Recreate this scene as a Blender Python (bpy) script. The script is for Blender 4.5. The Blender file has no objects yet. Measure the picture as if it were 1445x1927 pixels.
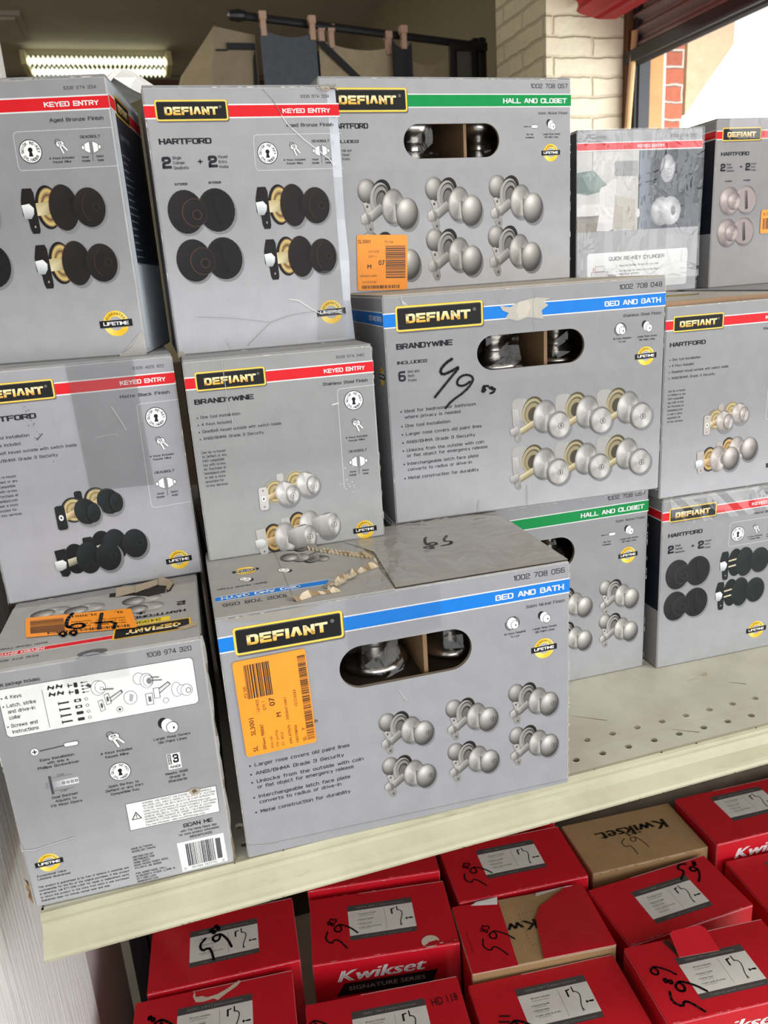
import bpy, math, random
from mathutils import Vector, Matrix
random.seed(7)
S = bpy.context.scene
COL = S.collection
R = math.radians
SH = 1.0                      # height of the display shelf above the floor

# ------------------------------------------------------------------ camera
cam = bpy.data.cameras.new('camera')
cam.sensor_fit = 'VERTICAL'; cam.sensor_height = 36.0; cam.sensor_width = 27.0
cam.lens = 1464.83 * 36.0 / 1927.0
cam.clip_start = 0.02; cam.clip_end = 200
cam.dof.use_dof = True; cam.dof.focus_distance = 0.86; cam.dof.aperture_fstop = 11.0
camo = bpy.data.objects.new('camera', cam); COL.objects.link(camo)
_r = Vector((0.95537, -0.28837, -0.0656)); _f = Vector((0.26, 0.92165, -0.288))
_f.normalize(); _r = (_r - _f * _r.dot(_f)).normalized(); _u = _r.cross(_f)
camo.matrix_world = Matrix(((_r.x, _u.x, -_f.x, 0), (_r.y, _u.y, -_f.y, 0), (_r.z, _u.z, -_f.z, SH + 0.5116), (0, 0, 0, 1)))
S.camera = camo
# ------------------------------------------------------------------ exposure
S.view_settings.view_transform = 'Standard'; S.view_settings.look = 'None'
S.view_settings.gamma = 1.0; S.view_settings.use_curve_mapping = False
S.view_settings.exposure = -0.43
# ------------------------------------------------------------------ world: bright overcast day
W = bpy.data.worlds.new('day_sky'); S.world = W; W.use_nodes = True
nt = W.node_tree; bg = nt.nodes['Background']
bg.inputs[0].default_value = (0.98, 0.99, 1.0, 1); bg.inputs[1].default_value = 2.6

def area(name, loc, target, sx, sy, power, color=(1, 1, 1)):
    l = bpy.data.lights.new(name, 'AREA'); l.shape = 'RECTANGLE'; l.size = sx; l.size_y = sy
    l.energy = power; l.color = color
    o = bpy.data.objects.new(name, l); COL.objects.link(o); o.location = loc
    o.rotation_euler = (Vector(target) - Vector(loc)).to_track_quat('-Z', 'Y').to_euler()
    return o
area('storefront_daylight', (0.9, -2.6, 1.40), (0.3, 1.0, 1.15), 4.2, 2.3, 62, (0.97, 0.985, 1.0))
area('window_daylight', (2.30, 2.0, 1.85), (0.9, 3.0, 2.3), 1.5, 0.9, 30, (0.95, 0.98, 1.0))
area('side_door_daylight', (1.88, -0.75, 1.25), (-0.2, 0.35, 1.0), 1.5, 2.0, 30, (0.97, 0.985, 1.0))
area('aisle_ceiling_lamp', (0.5, 0.15, 3.34), (0.5, 0.3, 1.0), 2.4, 0.5, 34, (1.0, 0.97, 0.9))
area('rear_fill_light', (-1.6, 5.2, 3.34), (-1.4, 5.2, 0), 1.2, 0.3, 95, (1.0, 0.95, 0.82))  # unseen fill light, added to lift the dim rear ceiling and cloths

# ------------------------------------------------------------------ colour helpers
def lin(c):
    if isinstance(c, str):
        c = tuple(int(c[i:i + 2], 16) for i in (0, 2, 4))
    o = []
    for v in c[:3]:
        v = max(0.0, min(255.0, v)) / 255.0
        o.append(v / 12.92 if v <= 0.04045 else ((v + 0.055) / 1.055) ** 2.4)
    return (o[0], o[1], o[2], 1.0)
def rgb(h): return tuple(int(h[i:i + 2], 16) for i in (0, 2, 4))
def mul(c, k): return tuple(v * k for v in c)
def mixc(a, b, t): return tuple(x * (1 - t) + y * t for x, y in zip(a, b))

# ------------------------------------------------------------------ materials
def mat(name):
    m = bpy.data.materials.new(name); m.use_nodes = True
    return m, m.node_tree, m.node_tree.nodes['Principled BSDF']
def N(nt, t, **k):
    n = nt.nodes.new(t)
    for a, v in k.items():
        if a in n.inputs: n.inputs[a].default_value = v
        else: setattr(n, a, v)
    return n
def paint(name, col, rough=0.5, metal=0.0, noise=0.0, nscale=20.0, bump=0.0, bscale=60.0):
    m, t, b = mat(name); L = t.links
    b.inputs['Roughness'].default_value = rough; b.inputs['Metallic'].default_value = metal
    c = lin(col); b.inputs['Base Color'].default_value = c
    tc = N(t, 'ShaderNodeTexCoord')
    if noise:
        n = N(t, 'ShaderNodeTexNoise'); n.inputs['Scale'].default_value = nscale; n.inputs['Detail'].default_value = 6
        L.new(tc.outputs['Object'], n.inputs['Vector'])
        mr = N(t, 'ShaderNodeMapRange'); mr.inputs['From Min'].default_value = 0.3; mr.inputs['From Max'].default_value = 0.7
        mr.inputs['To Min'].default_value = 1 - noise; mr.inputs['To Max'].default_value = 1 + noise
        L.new(n.outputs[0], mr.inputs[0])
        mx = N(t, 'ShaderNodeVectorMath', operation='SCALE'); mx.inputs[0].default_value = c[:3]
        L.new(mr.outputs[0], mx.inputs['Scale']); L.new(mx.outputs[0], b.inputs['Base Color'])
    if bump:
        n = N(t, 'ShaderNodeTexNoise'); n.inputs['Scale'].default_value = bscale; n.inputs['Detail'].default_value = 4
        L.new(tc.outputs['Object'], n.inputs['Vector'])
        bp = N(t, 'ShaderNodeBump'); bp.inputs['Strength'].default_value = 1.0; bp.inputs['Distance'].default_value = bump
        L.new(n.outputs[0], bp.inputs['Height']); L.new(bp.outputs[0], b.inputs['Normal'])
    return m
def print_mat(name, rough, ribs, dents, spec=0.5, coat=0.0):
    """Printed card: the ink colour comes from the mesh, the ribs and dents from bump."""
    m, t, b = mat(name); L = t.links
    a = N(t, 'ShaderNodeAttribute'); a.attribute_name = 'ink'
    tc = N(t, 'ShaderNodeTexCoord')
    n = N(t, 'ShaderNodeTexNoise'); n.inputs['Scale'].default_value = 45; n.inputs['Detail'].default_value = 5
    L.new(tc.outputs['Object'], n.inputs['Vector'])
    mr = N(t, 'ShaderNodeMapRange'); mr.inputs['From Min'].default_value = 0.3; mr.inputs['From Max'].default_value = 0.7
    mr.inputs['To Min'].default_value = 0.95; mr.inputs['To Max'].default_value = 1.04
    L.new(n.outputs[0], mr.inputs[0])
    sc = N(t, 'ShaderNodeVectorMath', operation='SCALE')
    L.new(a.outputs['Color'], sc.inputs[0]); L.new(mr.outputs[0], sc.inputs['Scale'])
    L.new(sc.outputs[0], b.inputs['Base Color'])
    b.inputs['Roughness'].default_value = rough; b.inputs['Specular IOR Level'].default_value = spec
    b.inputs['Coat Weight'].default_value = coat; b.inputs['Coat Roughness'].default_value = 0.2
    w = N(t, 'ShaderNodeTexWave', bands_direction='X'); w.inputs['Scale'].default_value = 62
    w.inputs['Distortion'].default_value = 0.6; L.new(tc.outputs['Object'], w.inputs['Vector'])
    n2 = N(t, 'ShaderNodeTexNoise'); n2.inputs['Scale'].default_value = 9; n2.inputs['Detail'].default_value = 3
    L.new(tc.outputs['Object'], n2.inputs['Vector'])
    b1 = N(t, 'ShaderNodeBump'); b1.inputs['Strength'].default_value = 1; b1.inputs['Distance'].default_value = ribs
    L.new(w.outputs[1], b1.inputs['Height'])
    b2 = N(t, 'ShaderNodeBump'); b2.inputs['Strength'].default_value = 1; b2.inputs['Distance'].default_value = dents
    L.new(n2.outputs[0], b2.inputs['Height']); L.new(b1.outputs[0], b2.inputs['Normal'])
    L.new(b2.outputs[0], b.inputs['Normal'])
    return m
CARD = print_mat('printed_card', 0.52, 0.00002, 0.004, 0.2)
REDCARD = print_mat('red_printed_card', 0.36, 0.0, 0.003)
KRAFT = print_mat('kraft_card', 0.8, 0.00012, 0.003, 0.2)
STICK = print_mat('sticker_paper', 0.45, 0.0, 0.002)
def film(name, fac, rough, bump, bscale, tint=(0.93, 0.93, 0.93, 1), ior=1.22):
    m, t, b = mat(name); L = t.links; t.nodes.remove(b)
    out = t.nodes['Material Output']
    tr = N(t, 'ShaderNodeBsdfTransparent'); tr.inputs[0].default_value = tint
    gl = N(t, 'ShaderNodeBsdfGlossy'); gl.inputs['Roughness'].default_value = rough; gl.inputs[0].default_value = (1, 1, 1, 1)
    f0 = ((ior - 1) / (ior + 1)) ** 2
    fr = N(t, 'ShaderNodeLayerWeight'); fr.inputs[0].default_value = .5
    pw = N(t, 'ShaderNodeMath', operation='POWER'); pw.inputs[1].default_value = 4
    ma = N(t, 'ShaderNodeMath', operation='MULTIPLY_ADD'); ma.inputs[1].default_value = .55 * min(1, f0 / .03); ma.inputs[2].default_value = fac + f0; ma.use_clamp = True
    mx = N(t, 'ShaderNodeMixShader')
    tc = N(t, 'ShaderNodeTexCoord'); n = N(t, 'ShaderNodeTexNoise'); n.inputs['Scale'].default_value = bscale
    n.inputs['Detail'].default_value = 3; n.inputs['Distortion'].default_value = 1.2
    bp = N(t, 'ShaderNodeBump'); bp.inputs['Distance'].default_value = bump
    L.new(tc.outputs['Object'], n.inputs['Vector']); L.new(n.outputs[0], bp.inputs['Height'])
    L.new(bp.outputs[0], gl.inputs['Normal']); L.new(bp.outputs[0], fr.inputs['Normal']); L.new(fr.outputs['Facing'], pw.inputs[0])
    L.new(pw.outputs[0], ma.inputs[0]); L.new(ma.outputs[0], mx.inputs[0])
    L.new(tr.outputs[0], mx.inputs[1]); L.new(gl.outputs[0], mx.inputs[2]); L.new(mx.outputs[0], out.inputs[0])
    return m
TAPE = film('clear_packing_tape', 0.0, 0.25, 0.0012, 25)
WRAP = film('crinkled_clear_film', 0.0, 0.08, 0.006, 24, (.98, .98, .98, 1), 1.42)
GLAZE = film('shiny_clear_film', 0.01, 0.14, 0.004, 20, (.97, .97, .97, 1), 1.5)
BAGF = film('clear_poly_bag', 0.02, 0.12, 0.006, 14, (.96, .96, .96, 1))
NICKEL = paint('satin_nickel', (196, 193, 188), 0.25, 1.0)
DARKIN = paint('dark_card_inside', (60, 55, 50), 0.8)

# ------------------------------------------------------------------ mesh helpers
def link(name, me, parent=None, kind=None):
    o = bpy.data.objects.new(name, me); COL.objects.link(o)
    if parent: o.parent = parent
    if kind: o['kind'] = kind
    return o
def tag(o, label, cat, group=None):
    o['label'] = label; o['category'] = cat
    if group: o['group'] = group
    return o
def empty(name, loc, rz=0):
    o = bpy.data.objects.new(name, None); COL.objects.link(o); o.empty_display_size = 0.05
    o.location = loc; o.rotation_euler = (0, 0, rz); return o
class MB:
    """Collects polygons (with ink colours when wanted) and becomes ONE mesh object."""
    def __init__(s): s.v = []; s.f = []; s.c = []
    def poly(s, pts, col=None):
        i = len(s.v); s.v += [tuple(p) for p in pts]; s.f.append(tuple(range(i, i + len(pts))))
        if col is None: col = (128, 128, 128)
        if isinstance(col, list): s.c += [lin(c) for c in col]
        else: s.c += [lin(col)] * len(pts)
    def mesh(s, vs, fs, col):
        i = len(s.v); s.v += [tuple(p) for p in vs]; k = lin(col)
        for f in fs: s.f.append(tuple(i + j for j in f)); s.c += [k] * len(f)
    def box(s, a, b, col=None):
        (x0, y0, z0), (x1, y1, z1) = a, b
        V = [(x0, y0, z0), (x1, y0, z0), (x1, y1, z0), (x0, y1, z0), (x0, y0, z1), (x1, y0, z1), (x1, y1, z1), (x0, y1, z1)]
        s.mesh(V, [(0, 3, 2, 1), (4, 5, 6, 7), (0, 1, 5, 4), (1, 2, 6, 5), (2, 3, 7, 6), (3, 0, 4, 7)], col or (128, 128, 128))
    def tube(s, p, q, r, n=12, r2=None, col=None):
        p = Vector(p); q = Vector(q); d = (q - p).normalized(); a = d.orthogonal().normalized(); b = d.cross(a)
        r2 = r if r2 is None else r2
        V = [p + (a * math.cos(t) + b * math.sin(t)) * r for t in [2 * math.pi * i / n for i in range(n)]]
        V += [q + (a * math.cos(t) + b * math.sin(t)) * r2 for t in [2 * math.pi * i / n for i in range(n)]]
        s.mesh(V, [(i, (i + 1) % n, n + (i + 1) % n, n + i) for i in range(n)] + [tuple(range(n))[::-1], tuple(range(n, 2 * n))], col or (128, 128, 128))
    def lathe(s, prof, n=24, col=None, M=None):
        V = []; F = []
        for r, z in prof:
            for i in range(n):
                t = 2 * math.pi * i / n; p = Vector((r * math.cos(t), r * math.sin(t), z)); V.append(M @ p if M else p)
        for k in range(len(prof) - 1):
            for i in range(n):
                j = (i + 1) % n; F.append((k * n + i, k * n + j, (k + 1) * n + j, (k + 1) * n + i))
        s.mesh(V, F, col or (128, 128, 128))
    def sweep(s, prof, x0, x1, col=None):
        """prof: closed list of (y,z), swept along x"""
        n = len(prof); V = [(x0, y, z) for y, z in prof] + [(x1, y, z) for y, z in prof]
        s.mesh(V, [(i, (i + 1) % n, n + (i + 1) % n, n + i) for i in range(n)] + [tuple(range(n))[::-1], tuple(range(n, 2 * n))], col or (128, 128, 128))
    def make(s, name, m, parent=None, kind=None, smooth=False):
        me = bpy.data.meshes.new(name); me.from_pydata(s.v, [], s.f)
        a = me.color_attributes.new('ink', 'FLOAT_COLOR', 'CORNER')
        a.data.foreach_set('color', [x for c in s.c for x in c])
        me.materials.append(m)
        if smooth: me.polygons.foreach_set('use_smooth', [True] * len(me.polygons))
        me.update(); return link(name, me, parent, kind)

# ------------------------------------------------------------------ lettering
_fc = {}
def font_mesh(sx, bold, shear):
    k = (sx, bold, shear)
    if k in _fc: return _fc[k]
    cu = bpy.data.curves.new('t', 'FONT'); cu.body = sx; cu.size = 1; cu.resolution_u = 2; cu.offset = bold; cu.shear = shear
    o = bpy.data.objects.new('t', cu); me = bpy.data.meshes.new_from_object(o)
    vs = [(v.co.x, v.co.y) for v in me.vertices]; fs = [tuple(p.vertices) for p in me.polygons]
    bpy.data.objects.remove(o); bpy.data.meshes.remove(me); bpy.data.curves.remove(cu)
    _fc[k] = (vs, fs); return _fc[k]
GL = {'A': '0,0 1.7,6 2.5,6 4.2,0|.7,1.9 3.5,1.9', 'B': '0,0 0,6|r0,6 3.7,6 3.7,3.2 0,3.2|r0,3.2 4,3.2 4,0 0,0', 'C': 'r4,1.7 4,0 0,0 0,6 4,6 4,4.3',
      'D': '0,0 0,6|r0,6 4,6 4,0 0,0', 'E': '4,6 0,6 0,0 4,0|0,3 3.6,3', 'F': '4,6 0,6 0,0|0,3 3.5,3', 'G': 'r4,4.3 4,6 0,6 0,0 4,0 4,2.9|4,2.9 2.2,2.9',
      'H': '0,0 0,6|4,0 4,6|0,3 4,3', 'I': '0,0 0,6', 'J': 'r3,6 3,0 0,0 0,1.6', 'K': '0,0 0,6|4,6 .3,2.9|1.4,3.7 4.2,0', 'L': '0,6 0,0 3.8,0',
      'M': '0,0 0,6 2.3,1.5 4.6,6 4.6,0', 'N': '0,0 0,6 4,0 4,6', 'O': 'c0,0 0,6 4,6 4,0', 'P': '0,0 0,6|r0,6 4,6 4,2.6 0,2.6', 'Q': 'c0,0 0,6 4,6 4,0|2.4,1.6 4.2,-.4',
      'R': '0,0 0,6|r0,6 4,6 4,2.7 0,2.7|2.3,2.7 4.2,0', 'S': 'r4,4.5 4,6 0,6 0,3 4,3 4,0 0,0 0,1.5', 'T': '2,0 2,6|-.3,6 4.3,6', 'U': 'r0,6 0,0 4,0 4,6',
      'V': '0,6 2,0 4,6', 'W': '0,6 1.4,0 3,5.6 4.6,0 6,6', 'X': '0,0 4,6|0,6 4,0', 'Y': '0,6 2,2.8 4,6|2,2.8 2,0', 'Z': '0,6 4,6 0,0 4,0',
      '0': 'c0,0 0,6 4,6 4,0', '1': '.6,4.6 2,6 2,0', '2': 'r0,4.6 0,6 4,6 4,3.2 0,2.6 0,0|0,0 4,0', '3': 'r0,4.8 0,6 4,6 4,3.1 1,3.1|r1,3.1 4,3.1 4,0 0,0 0,1.2',
      '4': '3,0 3,6 0,1.6 4.3,1.6', '5': '4,6 .2,6 .2,3.4|r.2,3.4 4,3.5 4,0 0,0 0,1.2', '6': 'r3.8,6 0,6 0,0 4,0 4,3.3 0,3.3', '7': '0,6 4,6 1.4,0',
      '8': 'c0.1,3.1 .1,6 3.9,6 3.9,3.1|c0,0 0,3.1 4,3.1 4,0', '9': 'r.2,0 4,0 4,6 0,6 0,2.7 4,2.7', '-': '.4,2.8 3,2.8', '+': '0,3 4,3|2,1 2,5', '.': '.3,0 .3,.5', '/': '0,-.5 2.6,6.4',
      'a': 'r.3,4.2 3.2,4.2 3.2,0|r3.2,2.4 0,2.4 0,0 3.2,0', 'b': '0,6 0,0|r0,4.2 3.2,4.2 3.2,0 0,0', 'c': 'r3.1,4.2 0,4.2 0,0 3.1,0', 'd': '3.2,6 3.2,0|r3.2,4.2 0,4.2 0,0 3.2,0',
      'e': 'r3.1,0 0,0 0,4.2 3.2,4.2 3.2,2.1|3.2,2.1 0,2.1', 'f': 'r.7,0 .7,6 2.1,6|0,4.2 2,4.2', 'g': 'r3.2,4.2 3.2,-1.7 .3,-1.7|r3.2,4.2 0,4.2 0,0 3.2,0', 'h': '0,0 0,6|r0,4.2 3.2,4.2 3.2,0', 'i': '0,0 0,4.2|0,5.6 0,6',
      'j': 'r.8,4.2 .8,-1.7 0,-1.7', 'k': '0,0 0,6|3,4.2 .2,2|1,2.6 3.1,0', 'l': '0,0 0,6', 'm': '0,0 0,4.2|r0,4.2 2.5,4.2 2.5,0|r2.5,4.2 5,4.2 5,0', 'n': '0,0 0,4.2|r0,4.2 3.2,4.2 3.2,0', 'o': 'c0,0 0,4.2 3.2,4.2 3.2,0',
      'p': '0,4.2 0,-1.7|r0,4.2 3.2,4.2 3.2,0 0,0', 'q': '3.2,4.2 3.2,-1.7|r3.2,4.2 0,4.2 0,0 3.2,0', 'r': '0,0 0,4.2|0,4.2 1.7,4.2', 's': 'r3,4.2 0,4.2 0,2.1 3.1,2.1 3.1,0 0,0', 't': 'r.7,5.6 .7,0 2.1,0|0,4.2 2,4.2', 'u': 'r0,4.2 0,0 3.2,0|3.2,4.2 3.2,0',
      'v': '0,4.2 1.6,0 3.2,4.2', 'w': '0,4.2 1.1,0 2.4,3.9 3.7,0 4.8,4.2', 'x': '0,0 3.1,4.2|0,4.2 3.1,0', 'y': '0,4.2 1.6,0|3.2,4.2 1.2,-1.7', 'z': '0,4.2 3,4.2 0,0 3,0', ',': '.5,.4 .1,-.9', ':': '0,0 0,.5|0,3.4 0,3.9',
      '^': '0,0 1.5,6 2.6,6 4.1,0', ' ': ''}
_gc = {}
def rnd(P, closed, r=1.25):
    n = len(P); out = []
    for i, p in enumerate(P):
        if not closed and i in (0, n - 1): out.append(p); continue
        a, b = P[i - 1], P[(i + 1) % n]
        la = math.dist(a, p); lb = math.dist(b, p); rr = min(r, la * .49, lb * .49)
        A = (p[0] + (a[0] - p[0]) * rr / la, p[1] + (a[1] - p[1]) * rr / la); B = (p[0] + (b[0] - p[0]) * rr / lb, p[1] + (b[1] - p[1]) * rr / lb)
        for t in (0, .33, .67, 1): out.append(tuple(A[k] * (1 - t) ** 2 + 2 * p[k] * t * (1 - t) + B[k] * t * t for k in (0, 1)))
    return out
def glyph(ch):
    if ch in _gc: return _gc[ch]
    res = []; w = 2.2
    if GL.get(ch):
        w = 0
        for part in GL[ch].split('|'):
            mode = part[0] if part[0] in 'rc' else ''
            P = [tuple(float(v) for v in q.split(',')) for q in part[len(mode):].split()]
            w = max(w, max(p[0] for p in P))
            if mode: res.append((rnd(P, mode == 'c'), mode == 'c')); continue
            run = [P[0]]
            for k in range(1, len(P)):      # a run breaks where the pen turns back sharply
                run.append(P[k])
                if k < len(P) - 1:
                    (ax, ay), (bx, by), (cx, cy) = P[k - 1], P[k], P[k + 1]
                    if (bx - ax) * (cx - bx) + (by - ay) * (cy - by) < -.5: res.append((run, False)); run = [P[k]]
            res.append((run, False))
    _gc[ch] = (res, w); return _gc[ch]
def thick(P, w, closed, square=False):
    """left and right offset points of a polyline, mitred"""
    n = len(P); L = []; Rr = []
    if square and not closed and n > 1:
        def ext(u, v):
            d = math.dist(u, v) or 1e-9; e = w * (.5 if abs(u[0] - v[0]) < .01 or abs(u[1] - v[1]) < .01 else .12); return (u[0] + (u[0] - v[0]) / d * e, u[1] + (u[1] - v[1]) / d * e)
        P = [ext(P[0], P[1])] + list(P[1:-1]) + [ext(P[-1], P[-2])]
    for i in range(n):
        a = P[i - 1] if (i > 0 or closed) else None; b = P[(i + 1) % n] if (i < n - 1 or closed) else None
        p = P[i]
        def nd(u, v):
            d = math.dist(u, v) or 1e-9; return ((v[0] - u[0]) / d, (v[1] - u[1]) / d)
        d1 = nd(a, p) if a else nd(p, b); d2 = nd(p, b) if b else d1
        n1 = (-d1[1], d1[0]); n2 = (-d2[1], d2[0]); m = (n1[0] + n2[0], n1[1] + n2[1]); q = m[0] * m[0] + m[1] * m[1]
        k = w / max(q, 1.1) if q > .05 else 0

        L.append((p[0] + m[0] * k, p[1] + m[1] * k)); Rr.append((p[0] - m[0] * k, p[1] - m[1] * k))
    return L, Rr

class Face:
    """A printable panel: millimetres, x to the right and y down from the panel's top-left corner."""
    E = 0.00005; euro = True
    def __init__(s, mb, o, ux, vy, n): s.mb = mb; s.o = Vector(o); s.ux = Vector(ux); s.vy = Vector(vy); s.n = Vector(n); s.fl = s.ux.cross(s.vy).dot(s.n) < 0
    def p(s, x, y, L): return s.o + s.ux * (x / 1000) + s.vy * (y / 1000) + s.n * (L * s.E)
    def poly(s, pts, col, L=1):
        pts = list(pts)
        if isinstance(col, list) and s.fl: col = col[::-1]
        if s.fl: pts = pts[::-1]
        s.mb.poly([s.p(x, y, L) for x, y in pts], col)
    def rect(s, x0, y0, x1, y1, col, L=1): s.poly([(x0, y0), (x1, y0), (x1, y1), (x0, y1)], col, L)
    def vgrad(s, x0, y0, x1, y1, c0, c1, L=1): s.poly([(x0, y0), (x1, y0), (x1, y1), (x0, y1)], [c0, c0, c1, c1], L)
    def hgrad(s, x0, y0, x1, y1, c0, c1, L=1): s.poly([(x0, y0), (x1, y0), (x1, y1), (x0, y1)], [c0, c1, c1, c0], L)
    def rpts(s, x0, y0, x1, y1, r, k=5):
        P = []
        for cx, cy, a in ((x1 - r, y0 + r, -90), (x1 - r, y1 - r, 0), (x0 + r, y1 - r, 90), (x0 + r, y0 + r, 180)):
            P += [(cx + r * math.cos(R(a + 90 * i / k)), cy + r * math.sin(R(a + 90 * i / k))) for i in range(k + 1)]
        return P
    def rrect(s, x0, y0, x1, y1, r, col, L=1): s.poly(s.rpts(x0, y0, x1, y1, r), col, L)
    def quad(s, cx, cy, w, h, rot, col, L=1):
        c, d = math.cos(R(rot)), math.sin(R(rot))
        s.poly([(cx + c * a - d * b, cy + d * a + c * b) for a, b in ((-w / 2, -h / 2), (w / 2, -h / 2), (w / 2, h / 2), (-w / 2, h / 2))], col, L)
    def disc(s, cx, cy, rx, ry, col, L=1, rot=0, n=26, rings=1):
        """col: a colour or f(t, angle) with t 0 in the middle and 1 at the rim"""
        c, d = math.cos(R(rot)), math.sin(R(rot))
        def pt(t, a):
            x = rx * t * math.cos(a); y = ry * t * math.sin(a); return (cx + c * x - d * y, cy + d * x + c * y)
        A = [2 * math.pi * i / n for i in range(n)]
        if not callable(col): s.poly([pt(1, a) for a in A], col, L); return
        for k in range(rings):
            t0, t1 = k / rings, (k + 1) / rings
            for i in range(n):
                a, b = A[i], A[(i + 1) % n]
                if k == 0: s.poly([pt(0, a), pt(t1, a), pt(t1, b)], [col(0, (a + b) / 2 if b > a else a), col(t1, a), col(t1, b)], L)
                else: s.poly([pt(t0, a), pt(t1, a), pt(t1, b), pt(t0, b)], [col(t0, a), col(t1, a), col(t1, b), col(t0, b)], L)
    def ring(s, cx, cy, r0, r1, col, L=1, n=28, a0=0, a1=360):
        for i in range(n):
            a, b = R(a0 + (a1 - a0) * i / n), R(a0 + (a1 - a0) * (i + 1) / n)
            s.poly([(cx + q * math.cos(t), cy + q * math.sin(t)) for q, t in ((r0, a), (r1, a), (r1, b), (r0, b))], col, L)
    def stroke(s, P, w, col, L=1, closed=False, caps=False):
        if caps and len(P) > 2:
            for _ in range(1):      # pen strokes bend softly
                Q = [P[0]]
                for a, b in zip(P, P[1:]): Q += [(a[0] * .75 + b[0] * .25, a[1] * .75 + b[1] * .25), (a[0] * .25 + b[0] * .75, a[1] * .25 + b[1] * .75)]
                P = Q + [P[-1]]
        A, B = thick(P, w, closed); n = len(P)
        for i in range(n if closed else n - 1):
            j = (i + 1) % n; s.poly([A[i], A[j], B[j], B[i]], col, L)
        if caps:
            for q in P: s.disc(q[0], q[1], w / 2, w / 2, col, L, n=8)
    def letters(s, t, x, y, h, w=None, col=(20, 20, 22), L=3, bold=1.0, align='l', gap=1.5, rot=0, gold=None, cond=1.0):
        """squarish capitals; (x, y) is the baseline start (or end / middle), w the run's width"""
        run = 0; pos = []
        for ch in t:
            g, gw = glyph(ch); pos.append((g, run)); run += gw + gap
        run -= gap; ky = h / (6 + bold); kx = (w / (run + bold)) if w else ky * cond
        W = run * kx; x0 = {'l': bold / 2 * kx, 'r': -W - bold / 2 * kx, 'c': -W / 2}[align]; c, d = math.cos(R(rot)), math.sin(R(rot))
        for g, gx in pos:
            for P, cl in g:
                A, B = thick(P, bold, cl, True); n = len(P)
                T = lambda q: (x + c * (x0 + (q[0] + gx) * kx) + d * (q[1] + bold / 2) * ky, y + d * (x0 + (q[0] + gx) * kx) - c * (q[1] + bold / 2) * ky)
                for i in range(n if cl else n - 1):
                    j = (i + 1) % n; q = [A[i], A[j], B[j], B[i]]
                    s.poly([T(v) for v in q], [mixc(gold, (255, 240, 190), min(1, max(0, (v[1] + 1) / 7))) for v in q] if gold else col, L)
    def text(s, t, x, y, h, w=None, col=(35, 36, 40), L=3, bold=0.0, align='l', rot=0, shear=0.0, plain=False):
        """plain type; h is the capital height in mm"""
        if s.euro and not plain and not shear and all(ch in GL for ch in t):
            s.letters(t, x, y, h, w, col, L, .9 + bold * 26, align, 1.65, rot, None, .92); return
        vs, fs = font_mesh(t, 0.0, shear)
        if not vs: return
        mx = min(v[0] for v in vs); W = max(v[0] for v in vs) - mx; ky = h / 0.69; kx = (w / W) if w else ky * 1.05
        x0 = {'l': 0, 'r': -W * kx, 'c': -W * kx / 2}[align]; c, d = math.cos(R(rot)), math.sin(R(rot))
        for sh in ((0,) if not bold else (-bold * kx, bold * kx)):
            V = []
            for a, b in vs:
                px = x0 + (a - mx) * kx + sh; py = -b * ky; V.append(s.p(x + c * px - d * py, y + d * px + c * py, L))
            s.mb.mesh(V, [f[::-1] for f in fs] if not s.fl else fs, col)
    def arc(s, t, cx, cy, r, h, col, L, mid=-90, step=18, inward=False, bold=1.1):
        n = len(t)
        for i, ch in enumerate(t):
            a = mid + (i - (n - 1) / 2) * step * (-1 if inward else 1)
            x, y = cx + r * math.cos(R(a)), cy + r * math.sin(R(a)); rot = a + 90 if not inward else a - 90
            off = h / 2 if not inward else h / 2
            xx = x - math.sin(R(rot)) * -0 ; 
            s.letters(ch, x + math.sin(R(rot)) * -off * 1, y + math.cos(R(rot)) * off, h, None, col, L, bold, 'c', rot=rot)
    def wear(s, x0, y0, x1, y1, amt=1.0, col=(196, 190, 180), L=16, dens=0.5):
        """rubbed card along an edge: short ragged patches with a shape of their own"""
        ln = math.dist((x0, y0), (x1, y1)); ux, uy = (x1 - x0) / ln, (y1 - y0) / ln; t = 0
        while t < ln:
            seg = random.uniform(2, 12)
            if random.random() < dens:
                a = random.uniform(.25, .9) * amt; e = min(ln, t + seg); m = (t + e) / 2
                P = [(t, 0), (t + seg * .2, a * random.uniform(.4, 1)), (m, a * random.uniform(.3, 1.2)), (e - seg * .2, a * random.uniform(.2, 1)), (e, 0)]
                s.poly([(x0 + ux * p - uy * q, y0 + uy * p + ux * q) for p, q in P], mul(col, random.uniform(.9, 1.1)), L)
            t += seg * random.uniform(1, 1.6)

# ------------------------------------------------------------------ printed motifs
GREY = (150, 151, 154)
INK = (34, 35, 40)
WHT = (236, 236, 236)
RED, GRN, BLU = (214, 26, 36), (0, 140, 70), (18, 122, 214)
def brushed(base, amp=.16, ph=.7, rim=.78):
    def f(t, a):
        k = 1 + amp * math.cos(2 * (a - ph)) * min(1, t * 1.6) + .05 * math.cos(5 * a + 1)
        if t > .93: k *= rim
        return mul(base, k)
    return f
def ball(base, spec=70):
    lx, ly, lz = -.35, -.5, .79
    def f(t, a):
        x, y = t * math.cos(a), t * math.sin(a); z = math.sqrt(max(0, 1 - t * t)); d = max(0, x * lx + y * ly + z * lz)
        k = .40 + .68 * d; return tuple(min(255, v * k + spec * d ** 10) for v in base)
    return f
def rings(dark, lite):
    def f(t, a): return mixc(dark, lite, .5 + .5 * math.cos(t * 15)) if t < .95 else dark
    return f
BRONZE, MBLACK, NICK, STEEL = (27, 24, 24), (26, 29, 31), (178, 172, 166), (194, 192, 189)
BRASS = (176, 150, 96)
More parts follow.
